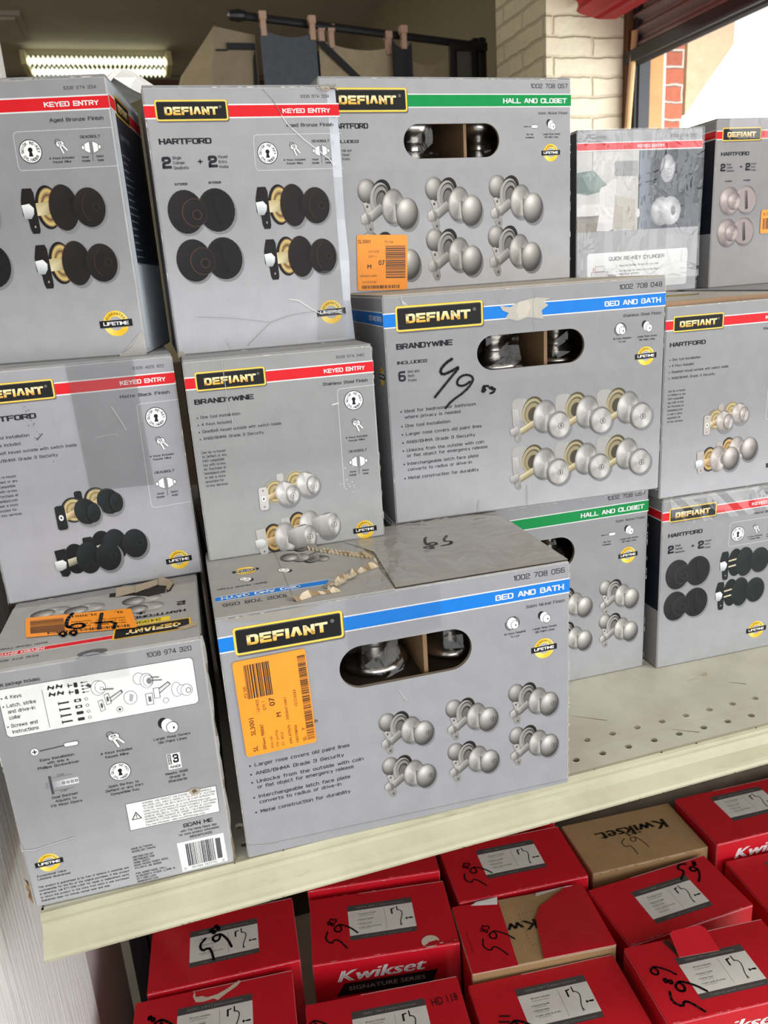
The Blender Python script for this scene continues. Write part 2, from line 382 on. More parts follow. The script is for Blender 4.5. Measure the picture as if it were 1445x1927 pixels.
def logo(F, six):
    if six: x0, y0, x1, y1, tx0, tw, tb, th, r = 13, 10.5, 109, 36.5, 24, 71, 28.3, 9.4, 3
    else: x0, y0, x1, y1, tx0, tw, tb, th, r = 10, 11, 77, 29, 18.3, 49.5, 24, 7, 2.2
    k = 1.0 if six else .72
    F.rrect(x0 + 1 * k, y0 + 1.4 * k, x1 + 1 * k, y1 + 1.6 * k, r, (96, 96, 98), 4)
    F.rrect(x0, y0, x1, y1, r, (236, 186, 40), 5)
    F.rrect(x0 + .6 * k, y0 + .6 * k, x1 - .6 * k, y1 - .6 * k, r * .8, (252, 216, 92), 6)
    F.rrect(x0 + 1.9 * k, y0 + 1.9 * k, x1 - 1.9 * k, y1 - 1.9 * k, r * .6, (92, 90, 86), 7)
    F.rrect(x0 + 2.4 * k, y0 + 2.8 * k, x1 - 2.4 * k, y1 - 2.4 * k, r * .5, (22, 22, 23), 8)
    F.letters('DEFI^NT', tx0, tb, th, tw, L=10, bold=1.9, gap=2.5, gold=(222, 168, 52))
    F.ring(x1 - 9.5 * k, tb - th + .2, 1.3 * k, 1.6 * k, (170, 168, 160), 10, n=16); F.text('R', x1 - 9.5 * k, tb - th + 1.0 * k, 1.5 * k, None, (170, 168, 160), 10, align='c')
def band(F, W, six, col, title, num, finish, tw, fw):
    y0, y1 = (18, 31) if six else (16, 26)
    F.rect(0, y0 - 1.2, W, y1 + 1.2, (225, 225, 226), 1); F.rect(0, y0, W, y1, col, 2)
    if six:
        F.letters(title, W - 6, 27.6, 5.6, tw, WHT, 3, 1.25, 'r'); F.text(num, W - 5, 10.6, 5.2, 53, INK, 3, 0, 'r'); F.text(finish, W - 5, 40.6, 3.1, fw, INK, 3, 0, 'r')
    else:
        F.letters(title, W - 9, 23.3, 4.1, tw, WHT, 3, 1.3, 'r'); F.letters(num, W - 9, 10, 2.7, 29, INK, 3, .7, 'r'); F.text(finish, W - 7, 35.5, 3.1, fw, INK, 3, .008, 'r')
def badge(F, cx, cy, r, L=3):
    F.disc(cx, cy, r, r, lambda t, a: mixc((246, 196, 46), (252, 226, 120), .5 + .5 * math.cos(2 * a + 1)), L, rings=1)
    F.disc(cx, cy, r * .55, r * .55, (172, 174, 178), L + 1)
    F.arc('GUARANTEE', cx, cy, r * .77, r * .2, (60, 45, 15), L + 2, -90, 15)
    w = r * 1.28; F.quad(cx, cy + r * .03, 2 * w, r * .58, -1, (120, 120, 122), L + 3); F.quad(cx, cy, 2 * w, r * .54, -1, (22, 22, 24), L + 4)
    F.letters('LIFETIME', cx, cy + r * .13, r * .27, w * 1.55, (245, 245, 245), L + 5, 1.35, 'c')
def rekey(F, cx, cy, r, L=3):
    F.disc(cx, cy, r, r, (24, 24, 26), L); F.disc(cx, cy, r * .93, r * .93, (244, 244, 244), L + 1)
    F.arc('QUICK RE-KEY', cx, cy, r * .71, r * .25, (24, 24, 26), L + 2, -90, 17, False, 1.5); F.arc('CYLINDER', cx, cy, r * .71, r * .25, (24, 24, 26), L + 2, 90, 15, True, 1.5)
    F.disc(cx, cy - r * .13, r * .2, r * .2, (20, 20, 22), L + 2); F.poly([(cx - r * .1, cy), (cx + r * .1, cy), (cx + r * .19, cy + r * .42), (cx - r * .19, cy + r * .42)], (20, 20, 22), L + 2)
def keys(F, cx, cy, s=1, L=3):
    F.ring(cx - 2 * s, cy - 4.6 * s, 2.1 * s, 2.6 * s, (50, 50, 54), L, 16)
    for ax, ay, bx, by in ((-1, -2.5, 2.2, 5.6), (1.2, -2.6, 6, 3.2)):
        F.stroke([(cx + ax * s, cy + ay * s), (cx + bx * s, cy + by * s)], 2.3 * s, (40, 40, 44), L + 1); F.disc(cx + ax * s, cy + ay * s, 2.9 * s, 2.9 * s, (40, 40, 44), L + 1, n=16)
        F.stroke([(cx + ax * s, cy + ay * s), (cx + bx * s, cy + by * s)], 1.5 * s, (242, 242, 242), L + 2); F.disc(cx + ax * s, cy + ay * s, 2.4 * s, 2.4 * s, (242, 242, 242), L + 2, n=16)
        F.disc(cx + (ax - .3) * s, cy + (ay - 1) * s, .6 * s, .6 * s, (60, 60, 64), L + 3, n=10)
def bolticon(F, cx, cy, s=1, L=3):
    for sg in (-1, 1):
        P = [(1.3, -5.2), (4.2, -3.8), (5.8, -2.6), (5.8, 2.6), (4.2, 3.8), (1.3, 5.2)]
        F.poly([(cx + sg * a * s * 1.15 + sg * -.2, cy + b * s * 1.12) for a, b in P][::sg], (38, 38, 42), L)
        F.poly([(cx + sg * (a + .25) * s * 1.06, cy + b * s) for a, b in P][::sg], (243, 243, 243), L + 1)
        F.disc(cx + sg * 8 * s, cy, 1.5 * s, 2.3 * s, (38, 38, 42), L + 1, n=14); F.disc(cx + sg * 8 * s, cy, 1.1 * s, 1.8 * s, (243, 243, 243), L + 2, n=14)
    F.rect(cx - .2 * s, cy - 5.6 * s, cx + .2 * s, cy + 12.5 * s, (60, 60, 64), L)
def driver(F, cx, cy, s=1, L=3):
    F.stroke([(cx - 10 * s, cy), (cx + 1 * s, cy)], .6 * s, (50, 50, 54), L); F.poly([(cx - 10.5 * s, cy - .3), (cx - 6 * s, cy - .7 * s), (cx - 6 * s, cy + .7 * s)], (40, 40, 44), L)
    F.rrect(cx + .6 * s, cy - 2 * s, cx + 10.2 * s, cy + 2 * s, 1.6 * s, (40, 40, 44), L); F.rrect(cx + 1 * s, cy - 1.6 * s, cx + 9.8 * s, cy + 1.6 * s, 1.3 * s, (240, 240, 240), L + 1)
def roseicon(F, cx, cy, s=1, L=3, arrow=False):
    if not arrow: F.disc(cx - 3.6 * s, cy - 2.6 * s, 3.5 * s, 4.3 * s, (26, 26, 28), L, n=18)
    else:
        F.disc(cx - 1 * s, cy - .6 * s, 5.6 * s, 6.6 * s, (36, 36, 40), L, n=20); F.ring(cx - .5 * s, cy, 6.8 * s, 7.4 * s, (26, 26, 28), L, 16, -80, 30); F.ring(cx - .5 * s, cy, 6.8 * s, 7.4 * s, (26, 26, 28), L, 16, 110, 200)
    F.disc(cx - 1 * s, cy - .6 * s, 5 * s if arrow else 4 * s, 5.9 * s if arrow else 5 * s, (236, 236, 236), L + 1, n=18); F.disc(cx + 2 * s, cy + 1.6 * s, 4.2 * s, 4.6 * s, (46, 46, 50), L + 2, n=18)
    F.disc(cx + 2 * s, cy + 1.6 * s, 3.7 * s, 4.1 * s, (243, 243, 243), L + 3, n=18); F.disc(cx + 3 * s, cy + 2 * s, .7 * s, 1.1 * s, (60, 60, 64), L + 4, n=10)
def keyslot(F, x, y, s, L, c=(60, 58, 56)):
    F.ring(x, y, 1.9 * s, 2.3 * s, c, L, 16); F.rect(x - .45 * s, y - 1.2 * s, x + .45 * s, y + 1.2 * s, c, L)
def eggset(F, cx, cy, s, key=False, base=NICK, L=3):
    """passage knob pair seen in three-quarter view; (cx, cy) is the middle of the near knob"""
    base = mul(base, .9)
    q = lambda x, y: (cx + x * s, cy + y * s)
    F.disc(*q(1.8, 3), 15.5 * s, 19.5 * s, (128, 129, 132), L); F.disc(*q(-16, -6), 15.5 * s, 21.5 * s, (130, 131, 134), L)
    F.disc(*q(-51, -28), 12.5 * s, 14.5 * s, ball(mul(base, .95), 30), L + 1, rings=3)
    F.disc(*q(-33, -22.5), 13.4 * s, 19 * s, (30, 28, 27), L + 2, rot=14); F.disc(*q(-35.4, -20.4), 12 * s, 17.4 * s, mul(base, .95), L + 3, rot=14)
    F.disc(*q(-33.6, -20.6), 10 * s, 15 * s, (70, 66, 62), L + 4, rot=14); F.disc(*q(-34.4, -19.4), 9.2 * s, 13.8 * s, mul(base, .82), L + 5, rot=14); F.disc(*q(-33, -18.6), 6.6 * s, 10.4 * s, (52, 49, 46), L + 6, rot=14); F.disc(*q(-33.6, -17.4), 5.4 * s, 8.8 * s, mul(base, .62), L + 7, rot=14)
    F.poly([q(-58, -14), q(-53, -15), q(-48, -10), q(-45, 17), q(-47, 22), q(-52, 22), q(-56, 14), q(-53, 6), q(-55, -8)], [mul(base, k) for k in (1, 1.12, 1.05, .8, .75, .85, .95, .9, 1)], L + 8)
    F.poly([q(-52, -1), q(-35, -13), q(-28, -4), q(-47, 9)], [mul(base, 1.2), mul(base, 1.0), mul(base, .42), mul(base, .5)], L + 9)
    F.poly([q(-61, 1), q(-55, -3), q(-49, 0), q(-47.5, 6), q(-51, 11), q(-58, 11), q(-61, 8)], [mul(base, k) for k in (1.2, 1.25, 1.05, .7, .6, .8, 1.1)], L + 10); F.poly([q(-55, -3), q(-49, 0), q(-47.5, 6), q(-51, 11), q(-53, 4)], [mul(base, k) for k in (.9, .8, .55, .5, .75)], L + 11)
    for a, b in ((-52, -10), (-49.5, 17)): F.disc(*q(a, b), 1.5 * s, 1.9 * s, (84, 80, 76), L + 10, n=10)
    F.disc(*q(-18, -9), 14.6 * s, 21 * s, brushed(base, .24, .35, .7), L + 11, rings=5, rot=8)
    F.poly([q(-15, -13), q(-3, -9), q(-3, 9), q(-15, 2)], [mul(base, .66), mul(base, .95), mul(base, .5), mul(base, .42)], L + 12)
    F.disc(*q(0, 0), 15 * s, 19 * s, ball(base, 55), L + 13, rings=5, rot=8)
    if key: keyslot(F, cx + 7 * s, cy + .5 * s, s * 1.7, L + 14)
def tulipset(F, cx, cy, s=1, plate=True, L=3):
    q = lambda x, y: (cx + x * s, cy + y * s); base = mul(STEEL, .88)
    F.disc(*q(1.8, 2.4), 14.6 * s, 15.4 * s, (130, 131, 134), L); F.disc(*q(-18, -11), 15 * s, 19 * s, (130, 131, 134), L)
    F.rrect(cx - 57 * s, cy - 35 * s, cx - 38 * s, cy - 10 * s, 6 * s, mul(base, .96), L + 1)
    F.disc(*q(-32, -19), 13 * s, 17 * s, (84, 76, 56), L + 2, rot=14); F.disc(*q(-33, -18), 12 * s, 15.6 * s, (162, 153, 122), L + 3, rot=14); F.disc(*q(-32, -17.6), 10 * s, 13 * s, (92, 84, 66), L + 4, rot=14); F.disc(*q(-32.6, -17), 8.8 * s, 11.6 * s, (146, 136, 104), L + 5, rot=14); F.disc(*q(-32, -16), 6 * s, 8 * s, (70, 64, 52), L + 6, rot=14)
    F.poly([q(-52, 1), q(-30, -10), q(-27, -3), q(-50, 8)], [(226, 216, 180), (210, 198, 160), (104, 94, 66), (118, 108, 78)], L + 7)
    if plate:
        F.poly([q(-57, -24), q(-50, -23), q(-48, 0), q(-46, 13), q(-50, 15), q(-54, 12), q(-53, 2), q(-56, -6)], [mul(base, k) for k in (1.05, 1.1, .9, .8, .8, .9, 1, 1)], L + 8); F.poly([q(-60, -1), q(-51, -4), q(-49, 4), q(-54, 8), q(-59, 5)], [mul(base, k) for k in (1.15, 1.1, .75, .6, .9)], L + 9)
    F.disc(*q(-18, -12), 14 * s, 18.6 * s, brushed(base, .24, .3, .72), L + 10, rings=5, rot=8)
    F.poly([q(-14, -15), q(-2, -14.6), q(3, 14), q(-13, 3)], [mul(base, .85), mul(base, 1.16), mul(base, .62), mul(base, .44)], L + 11)
    F.disc(*q(-1.8, -1), 14 * s, 15.4 * s, brushed(mul(base, .82), .2, .9), L + 12, rings=2)
    F.disc(*q(0, 0), 12.6 * s, 14 * s, brushed(mul(base, 1.06), .12, .9, .9), L + 13, rings=5); keyslot(F, cx + 1.5 * s, cy + .6 * s, s * 1.5, L + 14)
def earc(F, cx, cy, rx, ry, a0, a1, w, col, L): F.stroke([(cx + rx * math.cos(R(a0 + (a1 - a0) * i / 12)), cy + ry * math.sin(R(a0 + (a1 - a0) * i / 12))) for i in range(13)], w, col, L)
def keyedset(F, cx, cy, base, edge, brass=True, L=3, s=1):
    """keyed entry knob in side view; (cx, cy) is the middle of the knob"""
    q = lambda x, y: (cx + x * s, cy + y * s)
    F.disc(*q(1.2, 1.6), 15 * s, 17.5 * s, (126, 127, 130), L); F.disc(*q(-21, 1), 13.5 * s, 21 * s, (128, 129, 132), L)
    F.disc(*q(-37, -2), 11 * s, 19 * s, mul(base, .9), L + 1)
    if brass:
        F.disc(*q(-36, -2), 9.5 * s, 17 * s, rings((92, 66, 50), (214, 190, 120)), L + 2, rings=8)
        F.poly([q(-50, -6), q(-33, -7), q(-33, 4), q(-50, 5)], [(190, 176, 132), (170, 154, 110), (120, 108, 70), (226, 216, 180)], L + 3)
    else:
        for b in (-6, 2): F.poly([q(-50, b), q(-32, b - 2), q(-32, b + .2), q(-50, b + 2)], (200, 190, 160), L + 3)
    F.poly([q(-58, -16), q(-57, -19), q(-49, -19), q(-47.5, -15), q(-47, 17), q(-48, 20), q(-54, 20), q(-55.5, 16), q(-56, 8), q(-60, 4), q(-60, -8)], base, L + 4)
    F.poly([q(-60, -5), q(-53, -6), q(-49.5, -2), q(-50, 3), q(-53, 7), q(-59, 7)], [(232, 234, 236)] * 3 + [(150, 156, 160)] * 3, L + 5)
    F.disc(*q(-51, 14), .8 * s, 1.2 * s, (150, 150, 150), L + 5, n=8)
    def rim(t, a):
        k = 1 + .35 * max(0, math.cos(a + 2.2)) * t
        return mul(base, k)
    F.disc(*q(-23, -1), 13.2 * s, 20 * s, rim, L + 6, rings=5); F.disc(*q(-13, -1), 5 * s, 8.5 * s, mul(base, .8), L + 7)
    def kn(t, a):
        k = .85 + .5 * max(0, math.cos(a + 1.9)) * t ** 2
        return mul(base, k + .15)
    F.disc(*q(0, 0), 14.2 * s, 17.2 * s, kn, L + 8, rings=7, n=28); F.ring(cx + 6 * s, cy, 3 * s, 3.4 * s, mixc(base, edge, .4), L + 9, 16); earc(F, *q(2.5, 0), 9 * s, 12.5 * s, 110, 250, .35 * s, mixc(base, edge, .6), L + 9); earc(F, *q(-23, -1), 12.9 * s, 19.6 * s, 100, 260, .4 * s, mixc(base, edge, .75), L + 7); F.rect(cx + 5.6 * s, cy - 1.6 * s, cx + 6.5 * s, cy + 1.8 * s, mul(base, .5), L + 9)
def boltpair(F, cx, cy, base, edge, metal=False, L=3):
    """outside and inside deadbolt roses overlapping; (cx, cy) the middle of the left one"""
    br = brushed(base, .2, .5) if metal else (lambda t, a: mul(base, 1 + .4 * t * max(0, math.cos(a + 2.4))))
    F.disc(cx + 31, cy + 1.5, 18.3, 20.6, (126, 127, 130), L); F.disc(cx + 1.5, cy + 1.8, 17.5, 20.6, (126, 127, 130), L)
    F.disc(cx + 29.5, cy - .5, 17.8, 20, br, L + 1, rings=4); F.disc(cx + 29.5, cy - .5, 15.8, 17.8, mul(base, .93), L + 2)
    F.poly([(cx + 25.5, cy - 13), (cx + 31, cy - 13.5), (cx + 34, cy + 12), (cx + 29, cy + 14)], [mul(base, .6), mul(base, 1.25), mul(base, .55), mul(base, .45)] if not metal else [mul(base, .9), mul(base, .5), mul(base, .3), mul(base, .45)], L + 3)
    F.disc(cx, cy, 17, 20, br, L + 4, rings=4); F.disc(cx + 8.2, cy + 1, 12.2, 13, mixc(base, edge, .6), L + 5); F.disc(cx + 8.6, cy + 1, 11.6, 12.4, br, L + 6, rings=3)
    F.ring(cx + 10.4, cy + 3, 4.1, 4.6, mixc(base, edge, .7), L + 7, 18); F.rect(cx + 9.9, cy + 1.2, cx + 11, cy + 5.4, mul(base, .4), L + 7)
def combo(F, base, edge, face, tulip=False, L=3):
    """two small deadbolts and two knobs drawn in three-quarter view, shared by the three square cartons"""
    metal = base[0] > 100
    br = brushed(base, .18, .5) if metal else (lambda t, a: mul(base, 1 + .45 * t * max(0, math.cos(a + 2.2))))
    for dx, dy, k in ((22, -7, 0), (0, 0, 1)):
        l = L + k * 7
        if k: F.rrect(57.5 + .8, 131 + .8, 66.5 + .8, 155.8, 2.5, (128, 129, 132), l)
        F.disc(74 + dx, 137 + dy, 11, 12.6, mul(face, .8) if metal else mul(base, 1.2), l + 1); F.disc(74.5 + dx, 137 + dy, 9.6, 11.2, rings((120, 104, 70), (206, 190, 140)), l + 2, rings=6)
        F.poly([(64 + dx, 141 + dy), (80 + dx, 135 + dy), (80 + dx, 141 + dy), (64 + dx, 148 + dy)], [(232, 222, 190), (200, 160, 120), (120, 90, 60), (150, 140, 100)], l + 3)
        if k: F.rrect(57.5, 131, 66.5, 155, 2.5, mul(base, 1.02), l + 4); F.disc(62, 143, 2.2, 3, (226, 226, 226), l + 5, n=14); F.disc(62, 143, .9, 1.3, (60, 60, 60), l + 6, n=8); [F.disc(62, y, .7, .9, mul(base, .5), l + 5, n=8) for y in (134.5, 151.5)]
        else: F.rrect(77, 119, 84, 130, 2, mul(base, .95), l + 4)
        F.disc(88 + dx, 143.5 + dy, 12, 13, (126, 127, 130), l + 3)
        F.disc(85 + dx, 140 + dy, 10.5, 13.2, br, l + 4, rings=4, rot=-10); F.poly([(83 + dx, 128 + dy), (93 + dx, 131.5 + dy), (96 + dx, 150 + dy), (86 + dx, 153.5 + dy)], [mul(base, 1.15), mul(base, .95), mul(base, .6), mul(base, .75)], l + 5)
        F.disc(91.5 + dx, 142 + dy, 6.8, 10, mul(base, .8), l + 5); F.disc(91.9 + dx, 142 + dy, 6.2, 9.3, br, l + 6, rings=3); F.ring(92.5 + dx, 143.6 + dy, 2.6, 3, mul(base, .45), l + 7, 14); F.rect(92.1 + dx, 142.3 + dy, 92.9 + dx, 145 + dy, mul(base, .4), l + 7)
    for dx, dy, k in ((26.5, -9, 0), (0, 0, 1)):
        l = L + k * 7
        F.disc(68 + dx, 186 + dy, 10.5, 15.5, (44, 40, 38) if metal else mul(base, .9), l); F.disc(68.4 + dx, 186 + dy, 9.2, 13.8, rings((96, 74, 50), (214, 180, 110)) if metal else mul(base, .75), l + 1, rings=6)
        F.poly([(58 + dx, 186 + dy), (74 + dx, 183 + dy), (74 + dx, 190 + dy), (58 + dx, 194 + dy)], [(226, 206, 160), (200, 160, 120), (130, 100, 70), (170, 150, 110)] if metal else [(214, 208, 190), (190, 184, 160), (60, 58, 50), (120, 116, 100)], l + 2)
        if k:
            F.poly([(50, 175), (60, 174), (61, 200), (58, 203), (53, 202), (51.5, 196)], mul(base, 1.0), l + 3); F.poly([(48.5, 186), (56, 185), (59, 188), (58, 194), (53, 196), (49, 195)], [(236, 238, 238)] * 3 + [(160, 164, 166)] * 3, l + 4); F.disc(56.5, 199, .8, 1, mul(base, .4), l + 4, n=8)
        else: F.rrect(77, 166, 86, 176, 1.5, mul(base, .95), l + 3)
        F.disc(99.5 + dx, 191 + dy, 13, 15.5, (126, 127, 130), l + 2)
        F.disc(80 + dx, 187 + dy, 11.5, 16.5, br, l + 4, rings=4)
        if tulip:
            F.poly([(82 + dx, 181 + dy), (92 + dx, 178 + dy), (92 + dx, 200 + dy), (82 + dx, 193 + dy)], [mul(base, .85), mul(base, 1.05), mul(base, .7), mul(base, .6)], l + 5)
            F.poly([(91 + dx, 178 + dy), (106 + dx, 176.5 + dy), (110 + dx, 181 + dy), (110 + dx, 198 + dy), (106 + dx, 202 + dy), (91 + dx, 200 + dy)], [mul(base, 1.05), mul(base, 1.15), mul(base, 1), mul(base, .75), mul(base, .7), mul(base, .72)], l + 6)
            F.disc(105 + dx, 189 + dy, 6.5, 12.4, br, l + 7, rings=3); F.ring(105.5 + dx, 189.5 + dy, 2.6, 3.1, mul(base, .4), l + 8, 14); F.rect(105.1 + dx, 188 + dy, 105.9 + dx, 191 + dy, mul(base, .4), l + 8)
        else:
            F.disc(88 + dx, 188 + dy, 4.5, 6.5, mul(base, .7), l + 5); F.disc(98.5 + dx, 188.5 + dy, 11.8, 15, ball(base, 40) if metal else (lambda t, a: mul(base, .9 + .5 * t * max(0, math.cos(a + 2)))), l + 6, rings=5)
            F.ring(103 + dx, 188.5 + dy, 2.8, 3.3, mul(base, .5) if metal else mul(base, 1.6), l + 7, 14); F.rect(102.6 + dx, 187 + dy, 103.4 + dx, 190 + dy, mul(base, .4), l + 7)
def barcode(F, x0, y0, x1, y1, L=2, col=(20, 18, 16), vert=True, dens=1.0):
    t = 0; ln = (x1 - x0) if vert else (y1 - y0)
    while t < ln:
        w = random.choice((.35, .35, .7, 1.05)) / dens; e = min(ln, t + w)
        if vert: F.rect(x0 + t, y0, x0 + e, y1, col, L)
        else: F.rect(x0, y0 + t, x1, y0 + e, col, L)
        t = e + random.choice((.35, .35, .7)) / dens
SCR = {'5': [(5.6, 10), (2.2, 9.3), (1.2, 5.6), (3.3, 5.2), (3.4, 3), (1.2, -1.8)], '9': [(4, 8), (2.2, 9.6), (.6, 8.4), (.9, 6.2), (2.6, 6.1), (4, 8.2), (4.3, 6), (3.8, 2), (2.6, -1.5)],
       '4': [(1, 10), (.2, 5.5), (4.2, 5.3)], '|': [(4, 9.5), (2.6, -1)], '8': [(1.6, 4), (.4, 3.2), (1.4, 2.2), (2.2, 1), (1, .2), (.4, 1.2), (1.6, 2.3), (2.4, 3.4), (1.4, 4)],
       '3': [(.3, 3.8), (1.6, 3.6), (.9, 2.3), (2, 1.3), (1.2, .1), (.1, .4)], '1': [(.4, 4.2), (1.2, 0)], '0': [(1, 4), (.2, 2), (1, .2), (2, 2), (1, 4)]}
def scrawl(F, x, y, s, rot, w, small='83', first='5', L=14, col=(18, 17, 19), mirror=False):
    """a felt-pen price, like 59 with small raised cents"""
    c, d = math.cos(R(rot)), math.sin(R(rot))
    def put(P, ox, oy, k, ww):
        Q = []
        for a, b in P:
            X = (ox + a * k) * s * 1.35; Y = -(oy + b * k) * s * 1.12
            Q.append((x + c * X - d * Y, y + d * X + c * Y))
        F.stroke(Q, ww * 1.5, col, L, caps=True)
    put(SCR[first], 0, 0, 1, w)
    if first == '4': put(SCR['|'], 0, 0, 1, w)
    put(SCR['9'], 6, -1.5, 1, w)
    ox = 8.2
    for ch in small: put(SCR[ch], ox, 8.6, .85, w * .8); ox += 2.1

# ------------------------------------------------------------------ cartons
def body(w, h, d, cols, hole=None, grad=True, bev=0.0016, cavity=None, chamfer_right=0):
    """the card shell, metres, origin at the lower front-left corner. cols: front, top, left, right, back/bottom"""
    mb = MB(); b = bev; fc, tc, lc, rc, bc = cols; ec = mixc(fc, (205, 203, 200), .35)
    F = Face(mb, (0, 0, h), (1, 0, 0), (0, 0, -1), (0, -1, 0)); W, H = w * 1000, h * 1000; B = b * 1000
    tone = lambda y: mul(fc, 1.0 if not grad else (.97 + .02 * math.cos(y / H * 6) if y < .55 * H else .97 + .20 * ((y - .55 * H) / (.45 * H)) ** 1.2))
    ys = [B] + [H * k / 10 for k in range(1, 10)] + [H - B]; x1 = W - B - chamfer_right
    if hole:
        hx0, hy0, hx1, hy1 = hole; r = (hy1 - hy0) / 2; cy = (hy0 + hy1) / 2
        ys = [B, hy0 - 12] + [hy1 + 12 + (H - B - hy1 - 12) * k / 6 for k in range(7)]
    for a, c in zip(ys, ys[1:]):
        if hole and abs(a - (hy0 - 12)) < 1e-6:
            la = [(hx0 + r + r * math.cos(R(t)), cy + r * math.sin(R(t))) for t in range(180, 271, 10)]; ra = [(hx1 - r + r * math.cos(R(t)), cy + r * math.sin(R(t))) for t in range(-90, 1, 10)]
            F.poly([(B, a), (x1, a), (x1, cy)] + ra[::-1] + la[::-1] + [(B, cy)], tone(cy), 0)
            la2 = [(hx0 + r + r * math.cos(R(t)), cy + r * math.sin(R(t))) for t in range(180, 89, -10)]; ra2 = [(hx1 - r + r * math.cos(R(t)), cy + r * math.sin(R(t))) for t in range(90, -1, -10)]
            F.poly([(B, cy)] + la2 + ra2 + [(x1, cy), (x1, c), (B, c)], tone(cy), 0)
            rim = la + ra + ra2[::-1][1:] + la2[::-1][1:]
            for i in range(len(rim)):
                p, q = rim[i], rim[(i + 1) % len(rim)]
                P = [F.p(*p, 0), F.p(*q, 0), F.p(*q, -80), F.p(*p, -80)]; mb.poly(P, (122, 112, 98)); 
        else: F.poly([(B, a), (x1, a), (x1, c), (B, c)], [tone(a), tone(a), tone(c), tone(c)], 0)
    if chamfer_right:   # a crushed corner, bent back in two facets
        k = chamfer_right / 1000
        for i, (za, zb) in enumerate([(h - b - (h - 2 * b) * t / 6, h - b - (h - 2 * b) * (t + 1) / 6) for t in range(6)]):
            j = lambda t: .0009 * math.sin(t * 90 + 1)
            mb.poly([(w - b - k, 0, za), (w - b - k, 0, zb), (w - .001 + j(zb), k * .45, zb), (w - .001 + j(za), k * .45, za)], mul((186, 190, 198), 1 + .06 * math.sin(i * 2.1)))
            mb.poly([(w - .001 + j(za), k * .45, za), (w - .001 + j(zb), k * .45, zb), (w, k * 1.2, zb), (w, k * 1.2, za)], mul((160, 164, 172), 1 + .05 * math.sin(i * 3.1)))
    y0 = b if not chamfer_right else chamfer_right * .0012
    # other sides
    mb.poly([(w, y0, b), (w, d - b, b), (w, d - b, h - b), (w, y0, h - b)], rc)
    mb.poly([(0, d - b, b), (0, b, b), (0, b, h - b), (0, d - b, h - b)], lc)
    mb.poly([(w - b, d, b), (b, d, b), (b, d, h - b), (w - b, d, h - b)], bc)
    mb.poly([(b, b, h), (w - b, b, h), (w - b, d - b, h), (b, d - b, h)], tc)
    mb.poly([(b, d - b, 0), (w - b, d - b, 0), (w - b, b, 0), (b, b, 0)], bc)
    # bevelled edges and corners
    X0, X1 = (0, b), (w, w - b); Y0, Y1 = (0, b), (d, d - b); Z0, Z1 = (0, b), (h, h - b)
    for X in (X0, X1):
        if X is X1 and chamfer_right: pass
        else: mb.poly([(X[1], 0, b), (X[1], 0, h - b), (X[0], b, h - b), (X[0], b, b)][::(1 if X is X0 else -1)], ec)
        mb.poly([(X[1], d, b), (X[1], d, h - b), (X[0], d - b, h - b), (X[0], d - b, b)][::(-1 if X is X0 else 1)], ec)
        for Z in (Z0, Z1): mb.poly([(X[0], b, Z[1]), (X[1], b, Z[0]), (X[1], d - b, Z[0]), (X[0], d - b, Z[1])], ec)
        for Y in (Y0, Y1):
            for Z in (Z0, Z1): mb.poly([(X[0], Y[1], Z[1]), (X[1], Y[0], Z[1]), (X[1], Y[1], Z[0])], ec)
    for Y in (Y0, Y1):
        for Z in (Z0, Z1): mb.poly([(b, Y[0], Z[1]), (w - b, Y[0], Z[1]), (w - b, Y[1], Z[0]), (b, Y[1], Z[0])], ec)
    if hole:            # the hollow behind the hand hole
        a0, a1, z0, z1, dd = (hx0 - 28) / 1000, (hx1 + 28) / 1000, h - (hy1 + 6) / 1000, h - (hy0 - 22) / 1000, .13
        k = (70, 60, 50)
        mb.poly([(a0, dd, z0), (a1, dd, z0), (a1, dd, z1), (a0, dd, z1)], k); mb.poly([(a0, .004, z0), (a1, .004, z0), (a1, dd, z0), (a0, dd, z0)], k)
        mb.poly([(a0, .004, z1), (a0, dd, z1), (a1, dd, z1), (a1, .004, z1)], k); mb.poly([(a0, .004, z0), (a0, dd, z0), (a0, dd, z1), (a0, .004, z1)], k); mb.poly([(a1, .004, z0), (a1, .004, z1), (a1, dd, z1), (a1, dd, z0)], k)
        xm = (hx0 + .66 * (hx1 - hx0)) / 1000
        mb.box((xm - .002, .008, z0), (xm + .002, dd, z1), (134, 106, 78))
    return mb, F
FACES = {}
def carton(name, label, cat, group, pos, yaw, w, h, d, cols=None, hole=None, mat_=CARD, flap=0.0015, flapcol=(140, 141, 143), flaps=True, **k):
    root = empty(name, (pos[0], pos[1], SH + pos[2]), R(yaw)); tag(root, label, cat, group)
    cols = cols or (GREY, mul(GREY, .95), mul(GREY, .98), mul(GREY, .98), GREY)
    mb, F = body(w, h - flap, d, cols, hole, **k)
    FACES[root] = (mb, F, w, h, d)
    if flaps:
        for i in (0, 1):
            fb = MB(); y0, y1 = (.001, d / 2 - .0006) if i == 0 else (d / 2 + .0006, d - .001)
            fb.box((.001, y0, h - flap), (w - .001, y1, h), flapcol)
            F2 = Face(fb, (0, 0, h), (1, 0, 0), (0, 1, 0), (0, 0, 1))
            if i == 0: F2.wear(1, 1, w * 1000 - 1, 1, 1.4, (190, 180, 165), 2, .6)
            o = fb.make('top_flap', mat_, root)
    return root, mb, F
def finish(root, m=CARD): return FACES[root][0].make('carton_body', m, root)
def patch(root, name, m, pts, off=.0012, base=None, div=1):
    """thin film or paper laid on a face; pts in body metres"""
    mb = MB(); n = len(pts); P = [Vector(p) for p in pts]; nn = (P[1] - P[0]).cross(P[2] - P[0]).normalized()
    mb.poly([p + nn * off for p in P]); return mb.make(name, m, root)
